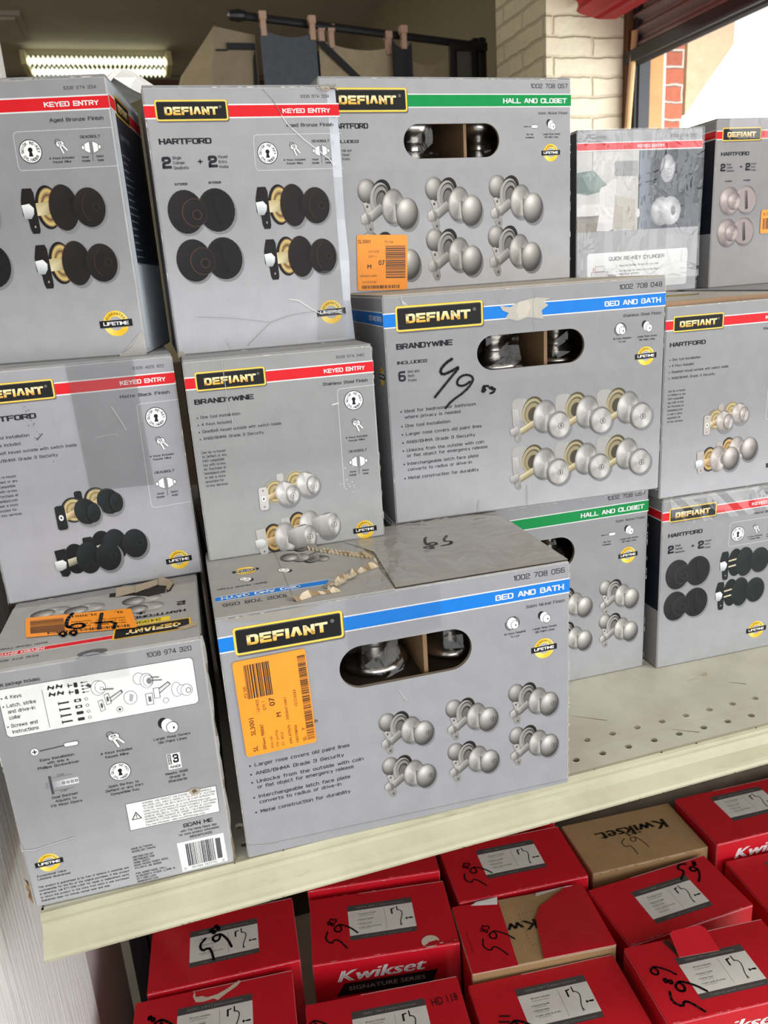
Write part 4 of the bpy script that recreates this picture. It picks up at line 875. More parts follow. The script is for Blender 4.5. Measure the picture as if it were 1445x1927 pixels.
BP = empty('shelving_back', (0, 0, 0)); tag(BP, 'dark grubby back panel and uprights of the shelving behind all the cartons', 'back panel')
DK = empty('base_deck', (0, 0, 0)); tag(DK, 'low cream base deck of the shelving carrying the red cartons', 'shelf')
BACKM = paint('grubby_back_panel', (96, 84, 70), 0.8, noise=.2, nscale=12)
mb = MB(); mb.box((x0 - .03, yb + .05, .05), (x1, yb + .07, SH + .40)); mb.make('back_panel', BACKM, BP)
for x in (x0 - .022, .70, 1.60):
    mb = MB(); mb.box((x - .016, yb + .012, 0), (x + .016, yb + .049, SH + .42)); mb.make('upright', STEELM, BP)
ZD = .28
mb = MB(); mb.box((x0, .52, ZD - .03), (x1, yb, ZD)); mb.box((x0, .53, 0), (x1, .56, ZD - .03)); mb.make('deck', SHELFM, DK)
mb = MB(); mb.box((x0 + .02, yb + .004, SH - .46), (x1, yb + .05, SH - .435)); mb.make('brace', PALEW, BP)

WW, wt, wb = mat('white_woodgrain'); L = wt.links
tc = N(wt, 'ShaderNodeTexCoord'); mp = N(wt, 'ShaderNodeMapping'); mp.inputs['Scale'].default_value = (1, 60, 2.6); L.new(tc.outputs['Object'], mp.inputs[0])
n1 = N(wt, 'ShaderNodeTexNoise'); n1.inputs['Scale'].default_value = 2.4; n1.inputs['Detail'].default_value = 6; n1.inputs['Distortion'].default_value = .35; L.new(mp.outputs[0], n1.inputs['Vector'])
rp = N(wt, 'ShaderNodeValToRGB'); e = rp.color_ramp.elements; e[0].position = .27; e[0].color = lin((196, 198, 200)); e[1].position = .335; e[1].color = lin((248, 250, 248)); L.new(n1.outputs[0], rp.inputs[0])
L.new(rp.outputs[0], wb.inputs['Base Color']); wb.inputs['Roughness'].default_value = .5
bp = N(wt, 'ShaderNodeBump'); bp.inputs['Distance'].default_value = .002; L.new(n1.outputs[0], bp.inputs['Height']); L.new(bp.outputs[0], wb.inputs['Normal'])
t = empty('wood_panel', (-.212, .6, 0)); tag(t, 'white wood-grain upright board at the left end of the shelving', 'board')
mb = MB(); mb.box((-.012, -.55, 0), (.012, .345, SH + .55)); mb.make('board', WW, t)
PINKW = paint('mauve_white_board', (206, 194, 196), 0.55, noise=.05, nscale=6)
t = empty('back_board', (-.218, 1.1, 0)); tag(t, 'mauve-tinted white board behind the wood-grain board at lower left', 'board')
mb = MB(); mb.box((-.012, -.15, 0), (.012, .165, SH + .5)); mb.make('board', PINKW, t)

# ================================================================== grey lock cartons
NAVY = (30, 34, 48)
GRP4 = None
def darkside(mb, w, h, d, side, y1, red=True):
    """the room photograph printed on a carton's side"""
    if side == 'l': F = Face(mb, (0, d, h), (0, -1, 0), (0, 0, -1), (-1, 0, 0))
    else: F = Face(mb, (w, 0, h), (0, 1, 0), (0, 0, -1), (1, 0, 0))
    D = d * 1000
    F.rect(1.6, 28, D - 1.6, y1, NAVY, 1); F.vgrad(1.6, 28, D - 1.6, 28 + (y1 - 28) * .5, (52, 50, 56), NAVY, 2)
    if red: F.rect(1.6, 14.8, D - 1.6, 27.2, (226, 226, 226), 2); F.rect(1.6, 16, D - 1.6, 26, RED, 3)
    return F
# --- C1: front-left carton, back panel facing out
h, w, d = .2316, .1735, .40
root, mb, F = carton('lock_carton', 'worn grey carton at lower left showing its instruction panel and an orange tag on top', 'carton', 'grey lock cartons', (-.1648, .6309, 0), -2.31, w, h, d, (GREY, (160, 159, 158), (150, 150, 152), (132, 132, 134), GREY), flaps=False)
F.text('1008 974 320', 164, 9.3, 4.4, 37, INK, 3, 0, 'r'); F.text('This package includes:', 9, 13.2, 3, 34, INK, 3, .01)
F.rrect(9, 15.4, 164, 60, 4, (70, 70, 74), 2); F.rrect(9.5, 15.9, 163.5, 59.5, 3.6, (226, 227, 227), 3)
for i, tx in enumerate(('4 Keys', 'Latch, strike', 'and drive-in', 'collar', 'Screws and', 'instructions')):
    y = (25, 32.5, 38, 43.5, 51, 56.5)[i]; F.text(tx, 14, y, 3.3, None, INK, 5, .008)
    if i in (0, 1, 4): F.disc(11.6, y - 1.2, .7, .7, INK, 5, n=8)
F.rect(42.3, 22, 42.7, 57, (90, 90, 94), 5)
for i in range(2):
    for j, x in enumerate((49.5, 56)): F.quad(x, 21.5 + i * 6.2, 5, 1.4, 20, INK, 5); F.quad(x - 1.8, 21.2 + i * 6.2, 1.2, 4, 20, INK, 5); F.quad(x + 1.8, 21.8 + i * 6.2, 1.2, 3.4, 20, INK, 5)
    F.quad(64, 22.4 + i * 6.2, 4, 1, 0, INK, 5); F.quad(63, 22.4 + i * 6.2, .8, 4, 0, INK, 5); F.rrect(67, 20.5 + i * 6.2, 70, 25 + i * 6.2, .8, INK, 5)
    for k in range(2): F.disc(73.5, 21.6 + k * 3 + i * 6, 1, .8, INK, 5, n=8); F.quad(76, 21.6 + k * 3 + i * 6, 4, .5, 0, INK, 5)
for i in range(4):
    F.quad(57, 37 + i * 5.8, 8, 1.5, 0, (40, 40, 44), 5); F.quad(52.8, 37 + i * 5.8, .7, 3.2, 0, INK, 5)
    F.rrect(65, 35.6 + i * 5.8, 70.5, 38.4 + i * 5.8, .5, (40, 40, 44), 5); F.rect(66.5, 36.3 + i * 5.8, 69, 37.7 + i * 5.8, (220, 220, 220) if i < 2 else (40, 40, 44), 6); F.ring(74.5, 37 + i * 5.8, 1, 1.4, INK, 5, 12)
def lineart(x, y, rx, ry, l=5): F.disc(x, y, rx, ry, (60, 60, 64), l, n=20); F.disc(x, y, rx - .4, ry - .4, (236, 236, 236), l + 1, n=20)
lineart(85, 29, 5.5, 7); lineart(87, 28.5, 4.4, 5.8, 7); F.ring(88, 30, 1.2, 1.6, INK, 9, 14); F.quad(93, 31.5, 8, 1.4, 8, (110, 110, 114), 9); F.quad(78.5, 25.5, 4, 3, 40, (70, 70, 74), 5)
lineart(109, 43, 5.5, 6.5); F.poly([(109, 39), (112, 41), (110, 47), (107.5, 46)], (170, 170, 174), 7); F.poly([(92, 40), (103, 34), (104, 37), (93, 44)], (70, 70, 74), 5); F.poly([(93, 40.4), (102, 35.4), (103, 36.8), (94, 42.8)], (214, 214, 216), 6)
for a, b in ((83, 45), (88.5, 40)): F.poly([(a, b - 4), (a + 4, b - 5), (a + 5, b + 5), (a + 1, b + 6)], (70, 70, 74), 7); F.poly([(a + .4, b - 3.5), (a + 3.6, b - 4.4), (a + 4.5, b + 4.6), (a + 1.4, b + 5.4)], (232, 232, 232), 8); F.disc(a + 2.5, b + .5, 1, 2.6, (80, 80, 84), 9, n=12)
lineart(99, 52, 2.6, 2.6); F.quad(99, 52, 2, 2, 30, (60, 60, 64), 7)
lineart(118, 27, 4.5, 5.5); lineart(124, 30, 5.4, 7, 7); lineart(125, 30, 4, 5.4, 9); F.disc(126, 30.5, 2.2, 3, (120, 120, 124), 11, n=14); F.quad(132, 31, 9, 1, 8, (90, 90, 94), 11); F.quad(131, 28, 7, 1, 8, (90, 90, 94), 11)
F.poly([(131, 40), (141, 34), (143, 37), (133, 44)], (70, 70, 74), 5); F.poly([(132, 40.4), (140.6, 35.2), (142, 36.9), (133.4, 42.8)], (208, 208, 210), 6); F.rect(128, 38, 133, 48, (70, 70, 74), 7); F.rect(128.5, 38.5, 132.5, 47.5, (232, 232, 232), 8); F.rect(121, 42, 127, 53, (70, 70, 74), 5); F.rect(121.5, 42.5, 126.5, 52.5, (232, 232, 232), 6); F.rect(123, 45, 125.4, 50, (100, 100, 104), 7); lineart(137, 51.5, 2.5, 2.5)
lineart(147, 43, 4.4, 7); lineart(151, 44, 4, 4.8, 7); lineart(155, 45, 5, 5.6, 9); F.disc(156.5, 45.5, 2.4, 2.8, (120, 120, 124), 11, n=14); F.disc(156.5, 45.5, 1.6, 2, (236, 236, 236), 12, n=12)
c = dict(col=INK, L=3, bold=.01, align='c')
F.disc(27, 77, 3.4, 3.6, (30, 30, 32), 3, n=18); F.disc(27, 77, 3, 3.2, (240, 240, 240), 4, n=18); F.quad(27, 77, 4, 1, 0, (20, 20, 22), 5); F.quad(27, 77, 1, 4, 0, (20, 20, 22), 5)
F.stroke([(31, 77), (51, 76)], 1, (60, 60, 64), 3); F.rrect(50, 73.6, 62, 78, 1.8, (50, 50, 54), 4); F.rrect(50.5, 74.1, 61.5, 77.5, 1.5, (236, 236, 236), 5)
for i, tx in enumerate(('Easy Installation', 'with only a', 'Phillips Screwdriver')): F.text(tx, 43, 87 + i * 3.7, 2.4, (27, 17, 33)[i], **c)
keys(F, 90, 80, 1.25); F.text('4 Keys Included', 90, 92, 2.4, 26, **c); F.text('Keyed Alike', 90, 96, 2.4, 19, **c)
roseicon(F, 136, 76, 1.25); F.text('Larger Rose Covers', 137, 88, 2.4, 31, **c); F.text('Old Paint Lines', 137, 92, 2.4, 24, **c)
F.quad(36, 111, 7, 5, 0, (120, 122, 126), 3); F.rect(33, 102, 35, 120, (70, 70, 74), 4); F.rect(40, 108, 56, 114, (208, 208, 210), 3); F.hgrad(30, 108, 45, 114, (120, 122, 126), (190, 192, 196), 4)
for i in range(4): F.ring(44 + i * 3.4, 111, .7, 1.3, (60, 60, 64), 5, 12)
for y in (104, 117): F.rect(34, y, 52, y + .3, (90, 90, 94), 5); F.text('2-3/4"' if y < 110 else '2-3/8"', 43, y + (-.6 if y < 110 else 2.2), 1.6, None, INK, 5, 0, 'c')
for i, tx in enumerate(('Dual Backset', 'Adjusts to', 'Fit Most Doors')): F.text(tx, 43, 124.5 + i * 4, 2.4, (21, 17, 25)[i], **c)
rekey(F, 90, 111, 9)
for i, tx in enumerate(('Quick Re-Key to', 'Defiant or any KW1', 'Compatible Key')): F.text(tx, 91, 125 + i * 3.9, 2.4, (25, 31, 24)[i], **c)
F.rect(130, 103.5, 141, 119, (236, 236, 236), 3); F.rect(130.5, 104, 133.3, 114, (30, 30, 32), 4); F.letters('3', 134.6, 113, 8.6, 5, (20, 20, 22), 4, 1.6); F.letters('ANSI', 135.5, 118, 2.6, 9, (20, 20, 22), 4, 1.2, 'c'); F.text('GRADE', 132.6, 113.6, 1.5, 9, (236, 236, 236), 5, .01, rot=-90)
for i, tx in enumerate(('Meets ANSI', 'Grade 3', 'Standards')): F.text(tx, 136, 124 + i * 3.9, 2.4, (19, 13, 16)[i], **c)
F.rect(89, 144, 167.5, 172, (70, 70, 72), 3); F.rect(89.5, 144.5, 167, 171.5, (232, 232, 231), 4); F.poly([(92, 161.5), (101, 161.5), (96.5, 153.5)][::-1], (20, 20, 22), 5); F.poly([(93.4, 160.7), (99.6, 160.7), (96.5, 155.2)][::-1], (232, 232, 231), 6); F.rect(96.1, 156.5, 96.9, 158.8, (20, 20, 22), 7); F.rect(96.1, 159.3, 96.9, 160.1, (20, 20, 22), 7)
for i, tx in enumerate(('WARNING: THIS PRODUCT CAN EXPOSE YOU TO CHEMICALS', 'INCLUDING LEAD, WHICH IS KNOWN TO THE STATE OF CALIFORNIA', 'TO CAUSE CANCER AND BIRTH DEFECTS OR OTHER REPRODUCTIVE', 'HARM. For more information go to www.P65Warnings.ca.gov', 'ADVERTENCIA: ESTE PRODUCTO PUEDE EXPONERLE A SUSTANCIAS', 'QUIMICAS, INCLUIDO EL PLOMO, QUE EL ESTADO DE CALIFORNIA', 'RECONOCE COMO CAUSANTE DE CANCER Y MALFORMACIONES', 'CONGENITAS U OTROS DANOS AL SISTEMA REPRODUCTIVO.', 'Para mas informacion, visite www.P65Warnings.ca.gov')): F.text(tx, 103, 147.6 + i * 2.85, 1.9, (60, 63, 62, 58, 63, 62, 58, 56, 52)[i], (40, 40, 42), 5, .004)
F.letters('SCAN ME', 134, 180.5, 4, 26, (24, 24, 26), 3, 1.2); F.text('with The Home Depot App', 147, 185, 2.2, 32, **c); F.text('for more product information', 147, 188.6, 2.2, 36, **c); F.text('S654F0425', 148, 192.6, 2.3, 20, **c)
F.poly([(126, 195.5), (167.5, 195), (168, 226), (127, 227)], (236, 236, 234), 3); barcode(F, 133, 198, 158, 222, 4, (30, 30, 50)); F.rect(159.5, 199, 164, 221, (90, 90, 96), 4); F.text('0   50134 00770   3', 147, 225.4, 2.4, 36, (30, 30, 34), 4, 0, 'c')
for i, tx in enumerate(('MADE IN TAIWAN', 'HECHO EN TAIWAN', '', 'DISTRIBUTED BY', 'DISTRIBUIDO POR', 'HOME DEPOT', '2455 PACES FERRY ROAD', 'ATLANTA, GA 30339', '', 'FOR ASSISTANCE, CALL:', 'SI NECESITA AYUDA, LLAME AL', '877-ONE-LOCK', 'HOMEDEPOT.COM')): F.text(tx, 87, 192 + i * 2.95, 2.0, None, INK, 3, .008)
badge(F, 19, 186, 9); F.text('Exceptional Value', 7, 198.6, 2, 24, INK, 3, .008); F.text('Lifetime Guarantee', 7, 202, 2, 27, INK, 3, .008)
for i, tx in enumerate(('This product is guaranteed to be free of defects in materials and', 'workmanship for the life of the original purchaser. If this product', 'is defective, call 877-ONE-LOCK for repair or replacement parts', 'or return the product to the store from which it was purchased.', 'Guarantee does not include normal wear and tear.')): F.text(tx, 6, 210 + i * 3.6, 2.0, (76, 76, 75, 75, 58)[i], INK, 3, .008)
edges(F, 173.5, 230, 1.2); crease(F, [(0, 168), (10, 170), (24, 168), (44, 166)], .7); F.poly([(143, 143), (148, 141.5), (154, 144), (152, 148), (146, 149)], (170, 158, 140), 15); F.poly([(146, 144), (149, 142.5), (151, 146), (147, 147)], (96, 86, 74), 16)
F.disc(85, 6.5, 14, 10, (146, 147, 150), 2)
finish(root)
# lid folded shut, printed side up and read from the far side
fb = MB(); e = .0015; z = h - e
fb.box((.001, .001, z), (w - .001, .135, h), (160, 159, 157))
T = Face(fb, (w, 0, h), (-1, 0, 0), (0, 1, 0), (0, 0, 1))      # printed the other way up: x runs leftwards, y away from the front edge
T.rect(3, 24.5, 172, 33.5, (226, 226, 226), 1); T.rect(3, 25.5, 172, 32.5, RED, 2); T.letters('KEYED ENTRY', 169, 31, 4.2, 40, WHT, 3, 1.3, 'r'); T.letters('1008 974 320', 163, 18, 3.4, 32, INK, 3, .8, 'r')
T.rrect(8, 22, 74, 45, 2, (236, 186, 40), 4); T.rrect(9.5, 23.5, 72.5, 43.5, 1.5, (24, 24, 25), 5); T.letters('DEFI^NT', 17, 38.5, 9, 46, L=6, bold=1.9, gap=2.5, gold=(222, 168, 52))
T.rect(26, 47, 70, 56, (236, 206, 40), 2); T.text('34395', 34, 54.5, 5.5, 24, INK, 3, .01); T.letters('HARTFORD', 12, 67, 6, 48, INK, 3, 1.5); T.letters('2', 12, 88, 10, 8, INK, 3, 1.8); T.letters('+ 2', 48, 78, 9, 22, INK, 3, 1.7); T.text('Satin Nickel Finish', 168, 42, 3.4, 40, INK, 3, 0, 'r')
for i, (a, b) in enumerate(((45, 86), (95, 86), (125, 82), (48, 108), (100, 106), (130, 110))):
    T.disc(a + 1, b + 2, 14, 11, (128, 128, 128), 1); T.disc(a, b, 14, 11, brushed((168, 166, 162)), 2, rings=3); T.disc(a + 12, b - 1, 11, 10, ball((160, 158, 154), 30), 4, rings=3)
T.poly([(22, 136), (26, 118), (46, 112), (62, 122), (84, 126), (84, 136)], (30, 27, 26), 8)
T.wear(160, 134, 2, 134, 2, (176, 160, 138), 9, .7); T.wear(5, .5, 170, .5, 1.4, (186, 178, 164), 8, .6); T.poly([(3, 36), (9, 30), (20, 26), (14, 20), (3, 24)], (176, 158, 132), 8)
T.disc(88, 4, 12, 6, (92, 92, 95), 4)
fb.make('top_flap', CARD, root)
mb2 = MB(); mb2.box((.001, .137, z - .004), (w - .001, d - .001, z + .0005), (140, 140, 142)); mb2.make('rear_flap', CARD, root)
mb2 = MB()
Pt = [(.146, .120), (.151, .140), (.140, .150), (.118, .138), (.100, .134)]
for i in range(4):
    (xa, ya), (xb, yb2) = Pt[i], Pt[i + 1]; mb2.poly([(xa, ya, h), (xb, yb2, h), (xb - .003, yb2 - .005, h + .006 + .002 * (i % 2)), (xa - .002, ya - .004, h + .005)], (178, 160, 134)); mb2.poly([(xa - .002, ya - .004, h + .005), (xb - .003, yb2 - .005, h + .006 + .002 * (i % 2)), (xb - .004, yb2 - .012, h + .0008), (xa - .004, ya - .010, h + .0008)], (150, 138, 120))
mb2.make('torn_card', KRAFT, root)
mb2 = MB(); random.seed(21); zz = [h * (1 - k / 26) for k in range(27)]; xx = [w + .0006 + .0010 * abs(math.sin(k * .7)) + random.uniform(0, .0010) for k in range(27)]
for k in range(26):
    mb2.poly([(w - .0016, .0004, zz[k]), (w - .0016, .0004, zz[k + 1]), (xx[k + 1], .003, zz[k + 1]), (xx[k], .003, zz[k])], random.choice([(140, 138, 134), (150, 148, 144), (118, 106, 90)])); mb2.poly([(xx[k], .003, zz[k]), (xx[k + 1], .003, zz[k + 1]), (w, .012, zz[k + 1]), (w, .012, zz[k])], (84, 72, 60))
mb2.make('frayed_edge', KRAFT, root)
mb2 = MB()
for k in range(5): a = .004 + .005 * k; mb2.poly([(-.001, .001, a), (-.004 - .0015 * (k % 2), .006, a), (-.004 - .0015 * ((k + 1) % 2), .006, a + .005), (-.001, .001, a + .005)][::-1], random.choice([(132, 100, 66), (90, 66, 44), (160, 130, 92)]))
mb2.make('torn_corner', KRAFT, root)
def st1(F, w_, h_):
    F.text('SL       SL3001', 8, h_ - 5, 5, 46, SK, 22, .015); barcode(F, w_ - 34, 8, w_ - 4, 40, 22, SK, False, .8); barcode(F, 6, 3, 78, 9, 22, SK, True, .7)
    for i, tx in enumerate(('SBNum: 988067   RGA: NA', 'TM: jpa3xlg   ASN: 6375676', 'DEFIANT HART   1002708056')): F.text(tx, 8, 16 + i * 6, 3, 48, SK, 22, .01)
    scrawl(F, 16, 38, 3.2, 0, 2.4, '00', '4', 24)
sticker(root, 'price_sticker', (.120, .040, h), (-.985, .17, 0), (-.17, .985, 0), (0, 0, 1), 96, 48, st1)
patch(root, 'packing_tape', TAPE, [(.06, -.0003, h - .024), (.112, -.0003, h - .024), (.112, -.0003, h - .001), (.06, -.0003, h - .001)], .0012)

# --- C2: the big front carton
h, w, d = .2461, .33, .178
root, mb, F = carton('doorknob_carton', 'large grey carton with blue stripe and orange tag at the shelf front', 'carton', 'grey doorknob cartons', (.0215, .6237, 0), -1.71, w, h, d, ((152, 153, 157), (160, 160, 158), (140, 140, 142), (112, 88, 70), GREY), hole=(102, 48, 229, 90), flaps=False, grad=False)
sixhead(F, BLU, 'BED AND BATH', '1002 708 056', 'Satin Nickel Finish', 70, 40, 'HARTFORD', 'priv')
for tx, y, b in ((SIXB[0], 116, 1), (SIXB[1].split()[0] + ' privacy is needed', 122, 0), (SIXB[2], 136.5, 1), (SIXB[3], 148, 1), (SIXB[4], 157, 1), (SIXB[5], 165.5, 1), (SIXB[6], 171.5, 0), (SIXB[7], 181.5, 1), (SIXB[8], 187.5, 0), (SIXB[9], 197.5, 1)):
    F.text(tx, 17, y, 3.7, {SIXB[3]: 88, SIXB[5]: 100, SIXB[6]: 90, SIXB[9]: 85, SIXB[7]: 86, SIXB[8]: 77, SIXB[4]: 82}.get(tx), INK, 3, .004)
    if b: F.disc(12.8, y - 1.4, .9, .9, INK, 3, n=8)
for cx in (177, 243, 307.5):
    for cy in (150, 197.5): eggset(F, cx + .3, cy - (3 if cx > 300 else 0), .68, True, (178, 175, 171))
edges(F, 330, 246); crease(F, [(0, 229), (20, 233), (330, 240)], .6, (182, 183, 186)); crease(F, [(156, 100), (160, 107), (163, 112), (160, 113)], .5)
F.poly([(3, 1), (68, 1), (90, 2), (72, 7), (60, 10), (12, 4)], (150, 146, 140), 12)
finish(root)
sticker(root, 'price_sticker', (.009, -.0003, h - .043), (1, 0, .02), (.02, 0, -1), (0, -1, 0), 64, 95, sticker_side)
fb = MB(); fb.box((.001, .0, h - .0015), (.158, d - .001, h), (156, 155, 152)); T = Face(fb, (w, 0, h), (-1, 0, 0), (0, 1, 0), (0, 0, 1)); X = lambda x: 330 - x
T.rect(X(110), 35, X(3), 47, (226, 226, 226), 1); T.rect(X(110), 36, X(3), 46, BLU, 2); T.letters('BED AND BATH', X(80), 44.5, 6.4, 72, (230, 236, 240), 3, 1.3); T.text('1002 708 056', X(66), 28, 7, 58, INK, 3, 0); T.text('Satin Nickel Finish', X(52), 66, 4, 46, INK, 3)
badge(T, X(36), 104, 10); roseicon(T, X(34), 80, 1); roseicon(T, X(72), 88, 1)
for a, b in ((96, 122), (92, 160)): eggset(T, X(a) + 14, b, .6, False, (168, 166, 162))
T.rect(X(70), 8, X(69), 176, (126, 126, 126), 2); T.wear(X(1), 1, X(157), 1, 2.0, (184, 172, 154), 6, .8)
fb.make('top_flap', CARD, root)
fb = MB(); fb.poly([(.160, .002, h), (w - .001, .001, h), (w - .001, d - .001, h), (.128, d - .001, h), (.165, .10, h + .001)], (158, 156, 152)); fb.poly([(.160, .002, h - .001), (.128, d - .001, h - .001), (w - .001, d - .001, h - .001), (w - .001, .001, h - .001)], (120, 110, 98))
T = Face(fb, (w, 0, h), (-1, 0, 0), (0, 1, 0), (0, 0, 1)); scrawl(T, X(252), 112, 2.2, 4, 2.2, '83', '5', 6); T.wear(168, 1, 3, 1, 1.2, (120, 100, 80), 6, .8)
fb.make('side_flap', CARD, root)
mb2 = MB(); Pt = [(.095, d - .002), (.104, .150), (.119, .121), (.142, .098), (.162, .079), (.159, .058), (.138, .048), (.118, .038), (.106, .020), (.112, .012), (.090, .013), (.066, .003)]
random.seed(11); dn = []
for i in range(len(Pt) - 1):
    for k in range(5):
        t = k / 5; x, y = Pt[i][0] + (Pt[i + 1][0] - Pt[i][0]) * t, Pt[i][1] + (Pt[i + 1][1] - Pt[i][1]) * t
        dn.append((x, y, random.uniform(.0015, .0065), random.uniform(.002, .006)))
for p, q in zip(dn, dn[1:]):
    mb2.poly([(p[0], p[1], h + .0003), (q[0], q[1], h + .0003), (q[0] - q[3] * .6, q[1] + q[3] * .8, h + q[2]), (p[0] - p[3] * .6, p[1] + p[3] * .8, h + p[2])], random.choice([(196, 178, 150), (150, 128, 100), (210, 196, 172)]))
    mb2.poly([(p[0] - p[3] * .6, p[1] + p[3] * .8, h + p[2]), (q[0] - q[3] * .6, q[1] + q[3] * .8, h + q[2]), (q[0] - q[3] * 1.7, q[1] + q[3] * 1.9, h + .0006), (p[0] - p[3] * 1.7, p[1] + p[3] * 1.9, h + .0006)], random.choice([(168, 162, 152), (158, 154, 146)]))
for i in range(16):   # exposed flutes at the widest part of the tear
    a = .104 + i * .0035; b = .139 - i * .0036; mb2.box((a, b - .004, h), (a + .0016, b + .007, h + .0022), (204, 190, 164))
for i in range(9):
    a, b = .100 + .0035 * i, .016 + .003 * i + random.uniform(-.002, .002); s_ = random.uniform(.003, .006); mb2.poly([(a, b, h + .001), (a + s_, b - .002, h + .004), (a + s_ * .6, b + s_, h + .006)], (206, 192, 166))
mb2.make('torn_card', KRAFT, root)
mb2 = MB()
for i in range(9):
    for j in range(4):
        def pp(i, j): return (.135 + .021 * i, .006 + .042 * j, h + .0022 + .0018 * math.sin(i * 1.7 + j * 2.3))
        mb2.poly([pp(i, j), pp(i + 1, j), pp(i + 1, j + 1), pp(i, j + 1)])
mb2.make('clear_film', WRAP, root, smooth=True)
patch(root, 'packing_tape', TAPE, [(.112, -.0003, h - .055), (.200, -.0003, h - .045), (.200, -.0003, h - .001), (.112, -.0003, h - .001)], .0014)

# --- C3: carton with the green stripe at the bottom, behind the big front one
h, w, d = .2475, .33, .335
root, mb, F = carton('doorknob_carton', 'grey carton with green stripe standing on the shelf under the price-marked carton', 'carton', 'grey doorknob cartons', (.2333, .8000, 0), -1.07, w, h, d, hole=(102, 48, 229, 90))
sixhead(F, GRN, 'HALL AND CLOSET', '1002 708 057', 'Satin Nickel Finish', 87, 40, 'HARTFORD', 'hall')
for cx in (111, 177, 243, 309):
    for cy in (145, 191): eggset(F, cx, cy, .72, False, (196, 193, 188))
edges(F, 330, 247); finish(root)
# --- C4: carton at the bottom right with a crumpled top edge
h, w, d = .2295, .1862, .46
root, mb, F = carton('lock_carton', 'grey carton with black knob prints and crumpled taped top at the bottom right', 'carton', 'grey lock cartons', (.5742, .7809, 0), -1.9, w, h, d)
band(F, W4, False, RED, 'KEYED ENTRY', '1009 429 120', 'Matte Black Finish', 48, 46); logo(F, False); twoplus(F); features(F, 0, 0)
for dx, dy in ((0, 0), (-1, 43)): boltpair(F, 25 + dx, 100 + dy, (30, 29, 31), (70, 68, 70)); keyedset(F, 147 + dx * 4, 99 + dy * .96, MBLACK, (66, 68, 70), False)
badge(F, 150, 199, 12); edges(F, 186, 229); darkside(mb, w, h, d, 'l', 148)
finish(root)
mb2 = MB()
for i in range(14):
    for j in range(3):
        def pp(i, j): return (.01 + .0125 * i, -.0016 - .0022 * abs(math.sin(i * 1.9 + j)) * (j < 3), h + .001 - .012 * j)
        mb2.poly([pp(i, j), pp(i, j + 1), pp(i + 1, j + 1), pp(i + 1, j)])
mb2.make('packing_tape', GLAZE, root)
# --- C5: out at the right, carrying its neighbour's stack
def plain(label, pos, yaw, w, h, d):
    root, mb, F = carton('lock_carton', label, 'carton', 'grey lock cartons', pos, yaw, w, h, d)
    band(F, W4, False, RED, 'KEYED ENTRY', '1008 974 334', 'Aged Bronze Finish', 48, 48); logo(F, False); twoplus(F); edges(F, 186, h * 1000)
    for dx, dy in ((0, 0), (2, 45)): boltpair(F, 26 + dx, 106 + dy, (24, 22, 23), (122, 74, 52)); keyedset(F, 154 + dx, 105 + dy, BRONZE, (120, 70, 50))
    badge(F, 161, 202, 11); finish(root); return root
plain('grey carton on the shelf just past the right edge, bottom of its stack', (.795, .80, 0), -1.0, .186, .2295, .46)
plain('grey carton on top of the bottom one just past the right edge', (.793, .80, .2295), -1.0, .186, .2335, .46)
plain('grey carton hidden behind the large blue-striped front carton', (.030, .815, 0), 0, .186, .2461, .30)

# --- B1: middle left
h, w, d = .2234, .186, .27
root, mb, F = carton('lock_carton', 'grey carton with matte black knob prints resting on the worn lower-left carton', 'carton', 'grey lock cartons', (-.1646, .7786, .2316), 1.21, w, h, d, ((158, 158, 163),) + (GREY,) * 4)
square_front(F, 'HARTFORD', '1009 429 120', 'Matte Black Finish', MBLACK, (66, 68, 70), MBLACK, nw=51); edges(F, 186, 223)
for i in range(26): F.disc(47 + random.gauss(0, 2.5) + i * .5, 22 + i * 2.6 + random.gauss(0, 2), random.uniform(.2, .8), random.uniform(.2, .5), (70, 70, 72), 15, n=7)
F.stroke([(54, 66), (58, 62), (60, 60)], .7, (60, 60, 62), 15); F.stroke([(124, 42), (131, 58), (134, 66)], .8, (214, 214, 218), 15); F.stroke([(104, 70), (122, 68), (126, 70)], .5, (196, 196, 200), 15)
finish(root)
patch(root, 'packing_tape', paint('smoky_tape', (128, 128, 130), .35) if False else film('smoky_tape', .01, .3, .001, 20, (.74, .74, .74, 1)), [(.092, -.0003, h - .122), (.152, -.0003, h - .124), (.150, -.0003, h - .001), (.090, -.0003, h - .001)], .0014)
# --- B2
h, w, d = .2030, .1857, .27
root, mb, F = carton('lock_carton', 'grey carton with stainless knob prints standing behind the large blue-striped carton', 'carton', 'grey lock cartons', (.0290, .7700, .2461), -1.85, w, h, d, ((150, 151, 152),) + (GREY,) * 4)
square_front(F, 'BRANDYWINE', '1008 974 340', 'Stainless Steel Finish', STEEL, (120, 118, 114), (200, 198, 180), tulip=True); edges(F, 186, 203)
crease(F, [(37, 2), (38, 38), (41, 62)], .35); F.stroke([(140, 55), (147, 54)], 1.6, (206, 206, 206), 15, caps=True)
for i in range(16): F.disc(random.uniform(140, 158), random.uniform(118, 150), random.uniform(.3, 1.1), random.uniform(.3, .8), (200, 200, 202), 15, n=7)
finish(root)
